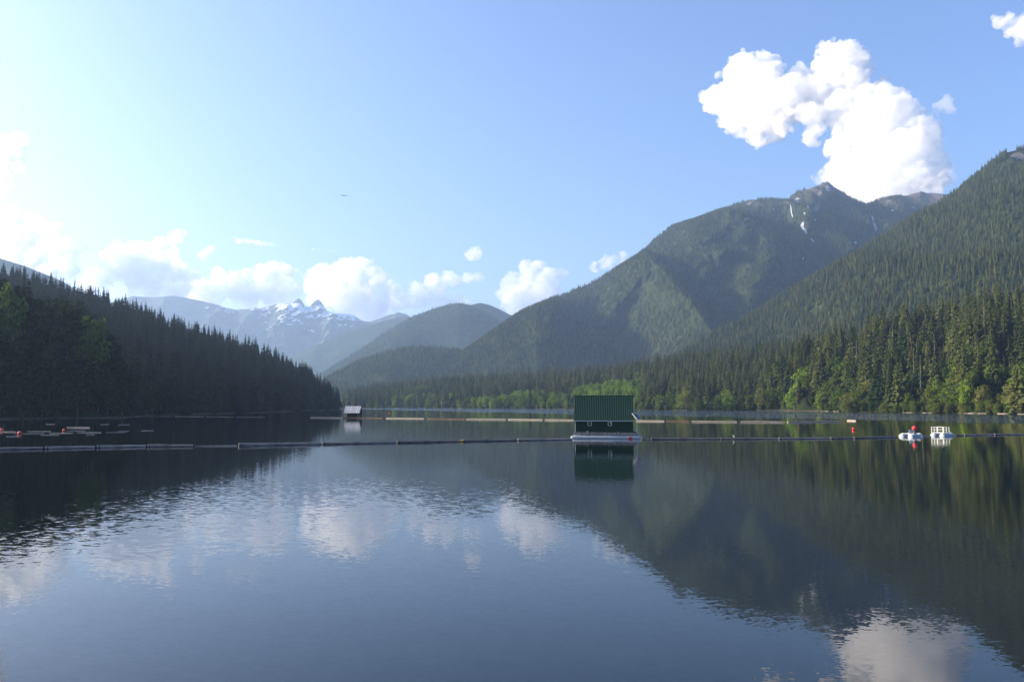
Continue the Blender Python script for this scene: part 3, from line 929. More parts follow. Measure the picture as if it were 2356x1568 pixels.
# snow lying in the gullies of the big mountain, draped on its surface: outlines seen from the dam
SNOW = [[(1816.5, 469), (1819, 469), (1821.5, 486), (1826, 504), (1823, 505), (1818.5, 487)],
        [(1845, 509), (1850, 510), (1846, 518), (1855, 532), (1860, 543), (1855, 544), (1849, 534), (1838, 520)],
        [(1863, 549), (1867, 549), (1874.5, 560), (1871, 561)],
        [(2003, 496), (2007, 495), (2014, 513), (2020, 529), (2018, 538), (2013.5, 537), (2007, 514)],
        [(1963, 561), (1968, 556), (1973, 559), (1969, 563)],
        [(1845, 600), (1848, 592), (1851, 592), (1848, 602)],
        [(1899, 430), (1906, 426), (1910, 431), (1909, 437), (1911, 443), (1903, 443), (1899, 439)],
        [(1888, 421), (1896, 417), (1897, 420), (1889, 424)],
        [(1829, 458), (1839, 456), (1841, 459), (1830, 462)], [(1830, 465), (1837, 464), (1838, 467), (1831, 468)],
        [(1848, 491), (1853, 490), (1853, 494), (1849, 495)], [(1855, 473), (1860, 476), (1862, 481), (1858, 480)],
        [(1872, 508), (1877, 504), (1879, 507), (1874, 512)],
        [(2095, 476), (2100, 476), (2107, 482), (2102, 483)], [(2050, 484), (2056, 483), (2057, 487), (2051, 488)],
        [(2108, 443), (2120, 440), (2126, 443), (2112, 446)], [(2128, 445), (2150, 444), (2152, 447), (2130, 448)], [(2155, 443), (2170, 442), (2172, 446), (2158, 447)],
        [(1855, 432), (1872, 431), (1873, 434), (1858, 435)], [(1777, 483), (1782, 481), (1781, 486)]]
ROCK = [[(1712, 503), (1724, 498), (1726, 502), (1719, 508), (1708, 513)], [(1716, 470), (1738, 458), (1740, 461), (1722, 476)],
        [(1868, 480), (1885, 466), (1890, 474), (1880, 490), (1870, 496)], [(2036, 464), (2052, 460), (2050, 466), (2040, 468)], [(1878, 447), (1888, 438), (1893, 446), (1884, 458)]]
def draped(name, hill, outlines, mat, lift, shrink=0.8):
    for poly in outlines:
        cx_, cy_ = sum(p[0] for p in poly) / len(poly), sum(p[1] for p in poly) / len(poly)
        poly = [(cx_ + (a - cx_) * shrink, cy_ + (b - cy_) * shrink) for a, b in poly]
        ring = []
        for k in range(len(poly)):
            a, b = poly[k], poly[(k + 1) % len(poly)]
            for s in (0, 0.33, 0.67):
                ring.append((a[0] + (b[0] - a[0]) * s + rng.uniform(-0.5, 0.5), a[1] + (b[1] - a[1]) * s + rng.uniform(-0.5, 0.5)))
        pts = [hill.hit(*p) for p in ring + [(cx_, cy_)]]
        if any(p is None for p in pts):
            pts = [p for p in pts if p is not None]
            if len(pts) < 4:
                continue
        pts = [p + Vector((0, -0.4, 0.9)).normalized() * lift for p in pts]
        n = len(pts) - 1
        faces = [(k, (k + 1) % n, n) for k in range(n)]
        tag(link(name, mesh_from(name, pts, faces, mat, True)), kind='structure')
draped('snow_patch', big_mountain, SNOW, M['snow'], 4.0)
draped('bare_rock', big_mountain, ROCK, M['rock'], 3.0)
draped('bare_rock', right_slope, [[(2318, 362), (2330, 352), (2345, 350), (2358, 356), (2358, 376), (2345, 370), (2334, 374)]], M['rock'], 3.0)
SNOW_B = [(min(p[0] for p in q) - 3, max(p[0] for p in q) + 3, min(p[1] for p in q) - 1, max(p[1] for p in q) + 5) for q in SNOW + ROCK]

def big_keep(P, px, py, v):
    ok = nrng.random(len(P)) < np.clip(1.35 - (P[:, 2] - 760) / 420, 0.16, 1)
    for x0, x1, y0, y1 in SNOW_B:
        ok &= ~((px > x0) & (px < x1) & (py > y0) & (py < y1))
    return ok & (px < 2240)
T = gather(big_mountain, 11.0, (9, 21), lambda *a: 'far', big_keep)
forest('mountain_forest', T)
T = gather(right_slope, 7.5, (9, 23), lambda *a: 'far', lambda P, px, py, v: ~((px > 2315) & (py > 348) & (py < 380)) & (px < 2500))
forest('slope_forest', T)
T = gather(foothill, 12.0, (10, 20), lambda *a: 'far')
forest('foothill_forest', T)
T = gather(hump_a, 16.0, (10, 20), lambda *a: 'far')
forest('hump_forest', T)

# ------------------------------------------------------------------ clouds
def cloud_material(name, density, wisp, scale):
    t = NT(name)
    v = t.n('VolumePrincipled')
    v.inputs['Color'].default_value = (0.990, 0.989, 0.990, 1)
    v.inputs['Anisotropy'].default_value = 0.45
    if wisp:
        geo = t.n('NewGeometry')
        n = t.noise(geo.outputs['Position'], scale, 4, 0.6).outputs['Fac']
        r = t.n('MapRange', interpolation_type='SMOOTHSTEP')
        t.l(n, r.inputs[0])
        r.inputs[1].default_value, r.inputs[2].default_value = 0.42, 0.66
        r.inputs[3].default_value, r.inputs[4].default_value = 0.0, density
        t.l(r.outputs[0], v.inputs['Density'])
    else:
        geo = t.n('NewGeometry')
        n = t.noise(geo.outputs['Position'], scale, 5, 0.62).outputs['Fac']
        r = t.n('MapRange', interpolation_type='SMOOTHSTEP')
        t.l(n, r.inputs[0])
        r.inputs[1].default_value, r.inputs[2].default_value = 0.36, 0.56
        r.inputs[3].default_value, r.inputs[4].default_value = 0.04 * density, density
        t.l(r.outputs[0], v.inputs['Density'])
        t.m.cycles.volume_step_rate = 0.25
    t.l(v.outputs[0], t.out.inputs['Volume'])
    return t.m
TEXS = {}
def tex(scale, depth):
    k = (scale, depth)
    if k not in TEXS:
        x = bpy.data.textures.new('billow', 'CLOUDS')
        x.noise_scale = scale
        x.noise_depth = depth
        x.noise_basis = 'BLENDER_ORIGINAL'
        x.noise_type = 'HARD_NOISE'
        TEXS[k] = x
    return TEXS[k]
crng = random.Random(21)
def cloud(label, D, blobs, mat, squash=1.0, detail=1.0, extra=4, thick=0.8, rag=1.0, turn=0.6):
    m = D / F
    balls = []
    for (x, y, r) in blobs:
        balls.append((x, y, r, crng.uniform(-0.3, 0.3) * r))
        for _ in range(extra):
            a = crng.uniform(0, 6.283)
            rr = r * crng.uniform(0.28, 0.5)
            d = r * crng.uniform(0.65, 0.95)
            X, Y, Z = x + d * math.cos(a), y + d * math.sin(a) * 0.9, crng.uniform(-0.7, 0.5) * r
            balls.append((X, Y, rr, Z))
            if r > 20:
                for _ in range(4):                      # smaller puffs on the puffs
                    a2 = a + crng.uniform(-1.3, 1.3)
                    d2 = rr * crng.uniform(0.7, 1.0)
                    balls.append((X + d2 * math.cos(a2), Y + d2 * math.sin(a2), rr * crng.uniform(0.25, 0.45), Z + crng.uniform(-0.6, 0.4) * rr))
    bm = bmesh.new()
    c0 = pt(sum(b[0] for b in balls) / len(balls), sum(b[1] for b in balls) / len(balls), D)
    mx, my = sum(b[0] for b in balls) / len(balls), sum(b[1] for b in balls) / len(balls)
    for (x, y, r, dd) in balls:                         # the cloud stands slantwise: its far end is the one towards the sun
        dd = dd * thick - turn * (x - mx) - 0.45 * (y - my)
        q = pt(x, y, D + dd * m)
        r *= (D + dd * m) / D
        p = q - c0
        bmesh.ops.create_icosphere(bm, subdivisions=2, radius=r * m, matrix=Matrix.Translation(p) @ Matrix.Diagonal((1, thick, squash, 1)))
    o = bm_obj('cloud', bm, mat)
    o.location = c0
    md = o.modifiers.new('join', 'REMESH')
    md.mode = 'VOXEL'
    md.voxel_size = 2.6 * m * detail
    for s, st in ((42, 18 * rag), (16, 14 * rag), (7, 7.5 * rag)):
        d = o.modifiers.new('billow', 'DISPLACE')
        d.texture = tex(s * m * detail, 2)
        d.texture_coords = 'LOCAL'
        d.strength = st * m * detail
        d.mid_level = 0.28
    md = o.modifiers.new('merge', 'REMESH')
    md.mode = 'VOXEL'
    md.voxel_size = 2.0 * m * detail
    return tag(o, label, 'cloud', 'clouds in the evening sky', 'thing')

C_DENSE = cloud_material('cumulus', 0.015, False, 0.0075)
C_FAR = cloud_material('far_cumulus', 0.006, False, 0.0045)
C_THIN = cloud_material('thin_cloud', 0.010, True, 0.004)
C_WISP = cloud_material('wisp_cloud', 0.004, True, 0.002)
def crop(L, x0=1518.5, y0=57.5, s=0.3555, k=1.06):
    return [(x0 + a * s, y0 + b * s, r * s * k) for a, b, r in L]
cloud('large white cumulus towering behind the snow streaked peak', 8200, crop([
    (560, 330, 140), (660, 300, 115), (470, 430, 100), (370, 480, 95), (300, 470, 45), (640, 480, 190), (560, 570, 150), (680, 640, 140), (640, 730, 55), (850, 480, 165), (900, 340, 75),
    (1140, 220, 115), (1225, 190, 95), (1280, 250, 95), (1050, 270, 75), (1150, 350, 165), (1250, 390, 110), (1000, 430, 120), (1430, 440, 80), (1500, 510, 110), (1350, 540, 150), (1190, 540, 130),
    (1040, 600, 75), (975, 735, 55), (1000, 670, 60), (1150, 790, 75), (1430, 680, 200), (1600, 640, 130), (1710, 700, 110), (1400, 850, 190), (1250, 920, 140), (1150, 970, 95), (1020, 985, 35),
    (1600, 850, 180), (1740, 950, 120), (1810, 870, 40), (1450, 1000, 220), (1300, 1050, 150), (1650, 1030, 150), (1500, 1120, 150), (1780, 1030, 55)]), C_DENSE)
cloud('tiny white puff beside the large cumulus', 8200, crop([(380, 320, 26), (400, 325, 15)]), C_DENSE, detail=0.5, extra=1)
cloud('grey white cloud at the upper corner of the sky', 7600, [(2300, 52, 18), (2328, 55, 25), (2360, 60, 32), (2286, 42, 9), (2346, 92, 14), (2395, 62, 42), (2318, 84, 7)], C_DENSE, detail=0.7)
cloud('small wispy cloud alone in the blue above the steep slope', 7600, crop([(1820, 540, 60), (1850, 520, 45), (1880, 560, 45), (1870, 480, 30)], k=1.0), C_THIN, extra=2, detail=0.7)
DF = 14500
cloud('broken white cloud with a grey base high over the shaded hill', DF, [(0, 345, 36), (35, 328, 26), (54, 333, 13), (18, 375, 30), (0, 412, 30), (-22, 450, 34), (42, 385, 16), (-50, 360, 40)], C_FAR)
cloud('long bank of white cloud above the shaded hill', DF, [(0, 505, 38), (40, 517, 34), (88, 525, 32), (128, 532, 22), (148, 575, 36), (180, 568, 18), (60, 565, 52), (0, 575, 55), (100, 600, 45), (40, 620, 50), (160, 612, 30), (215, 640, 28), (120, 640, 40), (-60, 540, 60)], C_FAR)
cloud('cumulus with a grey hollow and a finger of cloud rising from it', DF, [(268, 592, 30), (308, 580, 26), (340, 578, 24), (370, 562, 20), (398, 547, 18), (420, 536, 9), (300, 622, 42), (370, 620, 44), (425, 632, 28), (245, 635, 28), (330, 655, 40), (400, 665, 34)], C_FAR)
cloud('small torn puff of cloud beside the rising finger', DF, [(478, 577, 11), (466, 590, 10), (487, 570, 6)], C_FAR, detail=0.6)
cloud('low flat bank of cloud over the snowy peaks', DF, [(515, 655, 30), (556, 643, 26), (600, 628, 25), (632, 624, 24), (660, 624, 20), (688, 626, 10), (620, 662, 40), (560, 682, 34), (480, 675, 34), (670, 665, 28), (440, 664, 28), (655, 695, 26)], C_FAR)
cloud('tall heaped cumulus beside the twin snowy peaks', DF, [(748, 642, 38), (788, 624, 32), (828, 622, 32), (858, 640, 26), (878, 650, 25), (800, 668, 56), (860, 690, 42), (908, 667, 20), (742, 682, 36), (722, 640, 12), (850, 718, 36), (918, 692, 22)], C_FAR)
cloud('smaller cumulus between the heaped cumulus and the humped mountain', DF, [(960, 667, 22), (1000, 652, 24), (1030, 640, 19), (1044, 650, 13), (1000, 682, 28), (950, 690, 24), (1048, 688, 18), (900, 705, 18), (1075, 705, 16)], C_FAR)
cloud('small round cloud alone over the humped mountain', DF, [(1089, 583, 17), (1077, 586, 9), (1102, 584, 9)], C_FAR, detail=0.6)
cloud('little flat cloud below the small round one', DF, [(1076, 637, 13), (1098, 638, 12), (1111, 639, 6)], C_FAR, detail=0.6)
cloud('cumulus leaning on the long slope of the big mountain', DF, [(1215, 620, 24), (1240, 613, 18), (1182, 650, 26), (1220, 660, 38), (1258, 642, 26), (1280, 636, 16), (1298, 631, 8), (1162, 676, 20), (1250, 680, 38), (1190, 692, 32)], C_FAR)
cloud('thin cloud just over the long slope of the big mountain', DF, [(1425, 598, 20), (1395, 602, 18), (1370, 614, 14), (1410, 612, 20)], C_THIN, detail=0.7)
cloud('long thin streak of cloud above the snowy peaks', DF, [(470 + k * 17, 540 + k * 2.6, 7 + 5 * math.sin(k / 10 * 3.14)) for k in range(11)], C_WISP, squash=0.5, extra=0, detail=0.6)
cloud('short faint streak of cloud past the long one', DF, [(722 + k * 11, 572 + k * 1.2, 5) for k in range(5)], C_WISP, squash=0.5, extra=0, detail=0.5)

# ------------------------------------------------------------------ things on the water
M['green_roof'] = surface('green_roof_metal', [(0.002, 0.026, 0.019), (0.003, 0.040, 0.029)], 1.5, 0.6, 0.0, 0.15, (0.4, 3, 3))
M['green_wall'] = surface('green_wall_boards', [(0.006, 0.026, 0.014), (0.012, 0.040, 0.022)], 2.5, 0.7, 0.01, 0.3, (4, 4, 0.5))
M['white'] = surface('white_paint', [(0.55, 0.56, 0.55), (0.68, 0.68, 0.66)], 3.0, 0.45, 0.0, 0.4)
M['gutter'] = surface('pale_gutter', [(0.42, 0.47, 0.52), (0.55, 0.60, 0.64)], 3.0, 0.4, 0.0, 0.5)
M['tank'] = surface('white_tank', [(0.19, 0.235, 0.275), (0.32, 0.365, 0.40)], 1.2, 0.5, 0.0, 0.5, (1, 1, 3))
M['pane'] = surface('window_pane', [(0.012, 0.010, 0.012), (0.030, 0.022, 0.024)], 1.0, 0.08, 0.0, 0.6)
M['curtain'] = surface('window_curtain', [(0.25, 0.27, 0.25), (0.40, 0.42, 0.40)], 6.0, 0.7, 0.0, 0.3)
M['deck'] = surface('weathered_timber', [(0.13, 0.11, 0.10), (0.24, 0.21, 0.195), (0.38, 0.34, 0.32)], 4.0, 0.9, 0.01, 0.1, (3, 3, 1), rand=0.6)
M['log_grey'] = surface('grey_log', [(0.075, 0.065, 0.058), (0.20, 0.18, 0.165), (0.36, 0.33, 0.31)], 2.0, 0.95, 0.04, 0.03, (0.25, 3, 3), rand=0.5)
M['log_pale'] = surface('bleached_log', [(0.22, 0.18, 0.14), (0.44, 0.38, 0.31)], 2.0, 0.85, 0.04, 0.15, (0.25, 3, 3), rand=0.3)
M['log_brown'] = surface('brown_log', [(0.06, 0.040, 0.028), (0.18, 0.13, 0.09)], 2.0, 0.85, 0.04, 0.15, (0.25, 3, 3), rand=0.5)
M['chain'] = surface('dark_chain', [(0.02, 0.018, 0.016), (0.06, 0.05, 0.045)], 8.0, 0.6, 0.0, 0.3)
M['yellow'] = surface('yellow_rope', [(0.35, 0.22, 0.02), (0.55, 0.36, 0.04)], 5.0, 0.7)
M['red'] = surface('red_buoy', [(0.55, 0.020, 0.012), (0.72, 0.035, 0.020)], 2.0, 0.4, 0.0, 0.5)
M['solar'] = surface('solar_cells', [(0.006, 0.010, 0.030), (0.012, 0.018, 0.050)], 3.0, 0.15, 0.0, 0.6)
M['grey_roof'] = surface('weathered_grey_roof', [(0.36, 0.34, 0.33), (0.52, 0.50, 0.49), (0.66, 0.65, 0.64)], 2.0, 0.75, 0.0, 0.2, (2.5, 0.3, 0.3), rand=0.35)
M['brown_wall'] = surface('brown_boards', [(0.030, 0.022, 0.018), (0.075, 0.055, 0.045)], 2.5, 0.85, 0.01, 0.1, (4, 4, 0.5))
M['dark'] = surface('dark_metal', [(0.012, 0.012, 0.014), (0.03, 0.03, 0.032)], 3.0, 0.5)
M['panel_grey'] = surface('grey_sign_face', [(0.40, 0.43, 0.45), (0.52, 0.55, 0.57)], 6.0, 0.6)
M['mark'] = surface('faded_mark', [(0.24, 0.27, 0.29), (0.32, 0.34, 0.36)], 6.0, 0.6)
M['feather_white'] = surface('white_feathers', [(0.72, 0.71, 0.68), (0.85, 0.84, 0.82)], 12.0, 0.8)
M['feather_brown'] = surface('brown_feathers', [(0.10, 0.065, 0.04), (0.18, 0.12, 0.08)], 12.0, 0.8)
M['feather_grey'] = surface('grey_feathers', [(0.10, 0.10, 0.11), (0.20, 0.20, 0.21)], 12.0, 0.8)

# the green floating house: local x along its front, y away from the dam
def floating_house():
    base = water_pt(1390, 1008.5)
    base.z = 0
    base = Vector((base.x + 0.42, base.y + 4.0, 0))
    H = empty('floating_house', base, math.radians(-8.0))
    tag(H, 'dark green floating house with a ribbed metal roof on white tanks', 'house')
    H.scale = (1.085, 1, 1)
    x0, x1, y0, y1 = -4.95, 4.95, -3.3, 3.3
    zb, ze, zr = 1.12, 3.42, 7.72
    bm = bmesh.new()                                # walls with gables
    prof = [(y0, zb), (y1, zb), (y1, ze), (0, zr - 0.12), (y0, ze)]
    A = [bm.verts.new((x0, y, z)) for y, z in prof]
    B = [bm.verts.new((x1, y, z)) for y, z in prof]
    bm.faces.new(A); bm.faces.new(B[::-1])
    for k in range(5):
        bm.faces.new((A[k], B[k], B[(k + 1) % 5], A[(k + 1) % 5]))
    bm_obj('wall', bm, M['green_wall'], H)
    bm = bmesh.new()                                # battens over the board joints of the front
    for k in range(26):
        add_box(bm, (x0 + 0.15 + k * 0.291, y0 - 0.015, (zb + ze) / 2), (0.04, 0.03, ze - zb - 0.05))
    for x in (x0, x1):
        for k in range(22):
            y = y0 + 0.15 + k * 0.30
            top = ze + (zr - ze) * (1 - abs(y) / 3.3) - 0.25
            add_box(bm, (x + math.copysign(0.015, x), y, (zb + top) / 2), (0.03, 0.04, top - zb))
    tag(bm_obj('batten', bm, M['green_wall'], H), kind='stuff')
    th = 0.06
    for sgn in (-1, 1):                             # ribbed roof sheets
        bm = bmesh.new()
        ov = 0.28
        L = math.hypot(3.3, zr - ze)
        dn = Vector((0, sgn * 3.3 / L, -(zr - ze) / L))
        up = Vector((0, sgn * (zr - ze) / L, 3.3 / L))
        n = 33 * 6
        xs = [x0 - 0.10 + (x1 - x0 + 0.15) * k / n for k in range(n + 1)]
        rows = []
        for s, e in ((0.0, 0), (L + ov, 0), (L + ov, 1), (0.0, 1)):
            row = []
            for k, x in enumerate(xs):
                ph = (k % 6)
                h = 0.055 if ph in (2, 3) else 0.0
                p = Vector((x, 0, zr)) + dn * s + up * ((h + th) if not e else 0.0)
                row.append(bm.verts.new(p))
            rows.append(row)
        for a, b in ((0, 1), (1, 2), (2, 3), (3, 0)):
            for k in range(n):
                bm.faces.new((rows[a][k], rows[a][k + 1], rows[b][k + 1], rows[b][k]))
        bm.faces.new([rows[r][0] for r in range(4)])
        bm.faces.new([rows[r][-1] for r in (3, 2, 1, 0)])
        bm_obj('roof', bm, M['green_roof'], H)
    bm = bmesh.new()
    add_tube(bm, (x0 - 0.12, 0, zr + 0.09), (x1 + 0.07, 0, zr + 0.09), 0.10, n=8)
    bm_obj('ridge_cap', bm, M['green_roof'], H)
    bm = bmesh.new()
    add_box(bm, (0, y0 - 0.30, ze - 0.22), (x1 - x0 + 0.16, 0.13, 0.12))
    bm_obj('gutter', bm, M['gutter'], H)
    bm = bmesh.new()
    add_tube(bm, (x0 + 0.10, y0 - 0.30, ze - 0.25), (x0 + 0.20, y0 - 0.10, ze - 0.7), 0.045, n=6)
    add_tube(bm, (x0 + 0.20, y0 - 0.10, ze - 0.7), (x0 + 0.20, y0 - 0.10, zb), 0.045, n=6)
    bm_obj('downpipe', bm, M['gutter'], H)
    for k, wx in enumerate((-2.32, 1.10)):
        Wn = bm_obj('window', (lambda b: (add_box(b, (wx, y0 - 0.02, 2.83), (0.52, 0.03, 0.84)), b)[1])(bmesh.new()), M['pane'], H)
        bm = bmesh.new()
        for sx in (-1, 1):
            add_box(bm, (wx + sx * 0.29, y0 - 0.05, 2.83), (0.075, 0.06, 0.99))
        for sz in (-1, 1):
            add_box(bm, (wx, y0 - 0.05, 2.83 + sz * 0.46), (0.51, 0.06, 0.075))
        add_box(bm, (wx, y0 - 0.045, 2.84), (0.51, 0.04, 0.035))
        bm_obj('frame', bm, M['white'], Wn)
        if k == 1:
            bm = bmesh.new()
            add_box(bm, (wx + 0.13, y0 - 0.038, 2.98), (0.24, 0.008, 0.50))
            bm_obj('curtain', bm, M['curtain'], Wn)
    bm = bmesh.new()
    add_box(bm, (0.45, 0, 1.08), (11.0, 7.4, 0.07))
    D_ = bm_obj('deck', bm, M['deck'], H)
    pl = None
    for k in range(52):                             # short upright timbers along the deck edge
        w = 11.0 / 52
        if pl is None:
            bm = bmesh.new()
            add_box(bm, (0, 0, 0), (w - 0.03, 0.10, 0.50), bevel=0.008)
            bmesh.ops.recalc_face_normals(bm, faces=bm.faces[:])
            pl = bpy.data.meshes.new('timber')
            bm.to_mesh(pl); bm.free(); pl.materials.append(M['deck'])
        o = link('timber', pl, D_, (-5.05 + w * (k + 0.5), -3.76 + crng.uniform(-0.012, 0.012), 0.86 + crng.uniform(-0.025, 0.025)))
        o.scale = (1, 1, crng.uniform(0.92, 1.06))
    for k, y in enumerate((-3.35, 3.35)):           # floating tanks
        bm = bmesh.new()
        r = 0.56
        xs = [-5.62, -5.58, -5.45, -5.20, -4.9, 0, 5.75, 6.05, 6.22, 6.30, 6.33]
        rr = [0.10, 0.30, 0.46, 0.54, 0.56, 0.56, 0.56, 0.54, 0.46, 0.30, 0.10]
        xs = [x + 0.1 for x in xs]
        add_sweep(bm, [(x, y - 0.35 * (1 if y < 0 else -1), 0.12) for x in xs], [q * 0.78 for q in rr], 20)
        T_ = bm_obj('tank', bm, M['tank'], H, True)
        if k == 0:
            bm = bmesh.new()
            bmesh.ops.create_uvsphere(bm, u_segments=14, v_segments=8, radius=1.0, matrix=Matrix.Translation((4.45, y - 0.93, 0.22)) @ Matrix.Diagonal((0.33, 0.06, 0.16, 1)))
            bm_obj('marker', bm, M['red'], T_, True)
            bm = bmesh.new()
            add_box(bm, (-4.2, y - 0.92, 0.15), (0.06, 0.05, 0.40))
            bm_obj('strap', bm, M['log_pale'], T_)
    bm = bmesh.new()                                # small rail brackets on the deck
    for x in (-2.75, -2.55):
        add_tube(bm, (x, -3.6, 1.1), (x, -3.6, 1.34), 0.03, n=5)
    bm_obj('cleat', bm, M['white'], H)
    bm = bmesh.new()
    for x in (2.42, 2.58):
        add_tube(bm, (x, -3.6, 1.1), (x, -3.6, 1.26), 0.03, n=5)
    bm_obj('cleat', bm, M['gutter'], H)
    bm = bmesh.new()
    add_box(bm, (5.32, -2.6, 1.20), (0.75, 0.5, 0.16))
    bm_obj('hatch', bm, M['brown_wall'], H)
    # solar panel on its pole
    bm = bmesh.new()
    add_tube(bm, (5.62, -3.3, 1.0), (5.62, -3.3, 3.75), 0.04, n=6)
    add_tube(bm, (5.62, -3.3, 1.1), (5.35, -3.3, 1.5), 0.03, n=5)
    P_ = bm_obj('pole', bm, M['gutter'], H)
    h = Vector((0.92, 0.90, -0.06)); s = Vector((0.86, -0.95, -1.09))
    hu, su = h.normalized(), s.normalized()
    nu_ = su.cross(hu).normalized()
    if nu_.z < 0: nu_ = -nu_
    Rm = Matrix((hu, su, nu_)).transposed()
    c = Vector((5.62, -3.3, 4.05))
    bm = bmesh.new()
    add_box(bm, c, (1.15, 1.50, 0.03), Rm)
    S_ = bm_obj('solar_panel', bm, M['solar'], H)
    bm = bmesh.new()
    for sx in (-1, 1):
        add_box(bm, c + hu * (sx * 0.60), (0.035, 1.57, 0.06), Rm)
        add_box(bm, c + su * (sx * 0.78), (1.16, 0.035, 0.06), Rm)
    bm_obj('frame', bm, M['white'], S_)
    bm = bmesh.new()
    for k in (-1, 0, 1):
        add_box(bm, c + hu * (k * 0.28) + nu_ * 0.017, (0.012, 1.48, 0.006), Rm)
    bm_obj('cell_line', bm, M['gutter'], S_)
floating_house()

# the grey boathouse
def boathouse():
    b = water_pt(810, 961.0)
    H = empty('boathouse', (b.x, b.y + 2.7, 0), math.radians(-5.0))
    tag(H, 'small grey roofed boathouse with open sides behind the far log boom', 'boathouse')
    x0, x1, y0, y1, ze, zr = -3.45, 3.45, -2.6, 2.6, 2.45, 5.35
    bm = bmesh.new()
    add_box(bm, (0, 0, 0.16), (7.6, 5.6, 0.34))
    bm_obj('float_deck', bm, M['log_brown'], H)
    for (x, y) in ((x0, y0), (x0, y1), (x1 - 0.6, y0), (x1, y1), (x1, y0 + 0.4), (0.1, y1)):
        bm = bmesh.new()
        add_box(bm, (x, y, (0.33 + ze) / 2), (0.17, 0.17, ze - 0.33))
        bm_obj('post', bm, M['log_pale'] if y < 0 else M['brown_wall'], H)
    bm = bmesh.new()
    add_box(bm, (0, 1.1, 1.4), (6.6, 0.10, 2.1))
    bm_obj('back_wall', bm, M['brown_wall'], H)
    for k in range(6):                              # boarding of the end
        bm = bmesh.new()
        add_box(bm, (x1 - 0.02, -2.0 + k * 0.80, 1.39), (0.06, 0.74, 2.1))
        bm_obj('plank', bm, M['brown_wall'], H)
    bm = bmesh.new()
    add_box(bm, (0.55, -0.6, 1.75), (0.30, 0.25, 0.9))
    bm_obj('hanging_gear', bm, M['dark'], H)
    bm = bmesh.new()
    for x in (x0, x1):
        a = [bm.verts.new((x - 0.04, y, z)) for y, z in ((y0, ze), (y1, ze), (0, zr - 0.1))]
        c = [bm.verts.new((x + 0.04, y, z)) for y, z in ((y0, ze), (y1, ze), (0, zr - 0.1))]
        bm.faces.new(a); bm.faces.new(c[::-1])
        for k in range(3):
            bm.faces.new((a[k], c[k], c[(k + 1) % 3], a[(k + 1) % 3]))
    bm_obj('gable', bm, M['brown_wall'], H)
    L = math.hypot(2.6, zr - ze)
    for sgn in (-1, 1):
        dn = Vector((0, sgn * 2.6 / L, -(zr - ze) / L))
        up = Vector((0, sgn * (zr - ze) / L, 2.6 / L))
        Rm = Matrix((Vector((1, 0, 0)), dn, up * 1.0)).transposed()
        R_ = None
        n = 12
        for k in range(n):                          # roof boards side by side
            w = 7.5 / n
            bm = bmesh.new()
            add_box(bm, (0, 0, 0), (w - 0.035, L + 0.38, 0.05))
            M_ = Rm.to_4x4()
            bmesh.ops.transform(bm, matrix=Matrix.Translation(Vector((-3.75 + w * (k + 0.5), 0, zr)) + dn * ((L + 0.30) / 2) + up * (0.06 + crng.uniform(0, 0.03))) @ M_, verts=bm.verts[:])
            bm_obj('roof_plank', bm, M['grey_roof'], H)
        bm = bmesh.new()
        for e in (0.5, 1.6, 2.8):
            add_box(bm, Vector((0, 0, zr)) + dn * e - up * 0.02, (7.3, 0.12, 0.08), Rm)
        bm_obj('batten', bm, M['brown_wall'], H)
boathouse()

# ------------------------------------------------------------------ log booms
def log_mesh(L, r, seed, knots=2):
    rg = random.Random(seed)
    bm = bmesh.new()
    n, m = 10, max(5, int(L / 1.2))
    rings = []
    for i in range(m + 1):
        t = i / m
        rr = r * (1.06 - 0.18 * t) * rg.uniform(0.96, 1.04)
        oy, oz = rg.uniform(-0.03, 0.03), rg.uniform(-0.02, 0.02)
        rings.append([bm.verts.new(((t - 0.5) * L + (rg.uniform(-0.03, 0.03) if i in (0, m) else 0), oy + rr * math.cos(k * 6.2832 / n) * rg.uniform(0.97, 1.03), oz + rr * math.sin(k * 6.2832 / n) * rg.uniform(0.97, 1.03))) for k in range(n)])
    for a, b in zip(rings[:-1], rings[1:]):
        for k in range(n):
            bm.faces.new((a[k], a[(k + 1) % n], b[(k + 1) % n], b[k]))
    bm.faces.new(rings[0][::-1]); bm.faces.new(rings[-1])
    for _ in range(knots):
        x = rg.uniform(-0.4, 0.4) * L
        add_tube(bm, (x, 0, r * 0.6), (x + rg.uniform(-0.1, 0.1), rg.uniform(-0.1, 0.1), r * 1.25), 0.05, 0.03, 5)
    bmesh.ops.recalc_face_normals(bm, faces=bm.faces[:])
    return bm
lseed = [100]
def log_between(p, q, r, mat, label, group, chain=True, sink=0.15, gapm=0.25):
    p, q = Vector((p.x, p.y, 0)), Vector((q.x, q.y, 0))
    d = q - p
    L = d.length - gapm
    c = (p + q) / 2
    root = empty('boom_log' if group.startswith('logs of') else 'floating_log', (c.x, c.y, 0), math.atan2(d.y, d.x))
    lseed[0] += 1
    o = bm_obj('trunk', log_mesh(L, r, lseed[0]), mat, root, True)
    o.location = (0, 0, r * (1 - 2 * sink) * 0.55)
    if chain:
        bm = bmesh.new()
        z = r * 0.35
        add_sweep(bm, [(-L / 2 + 0.28, 0, z), (-L / 2 + 0.42, 0, z)], [r * 1.16, r * 1.16], 12)
        add_tube(bm, (-L / 2 + 0.35, 0, z + r * 0.6), (-L / 2 - gapm * 0.9, 0, z), 0.05, n=5)
        bm_obj('chain', bm, M['chain'], root)
    return tag(root, label, 'log', group)
near = [(-130, 1041), (-15, 1034.6), (101, 1032.2), (220, 1029.6), (337, 1027.4), (446, 1026.6), (547, 1025.6), (740, 1021.8), (912, 1018.6), (1061, 1015.6), (1190, 1013.2), (1318, 1011.6)]
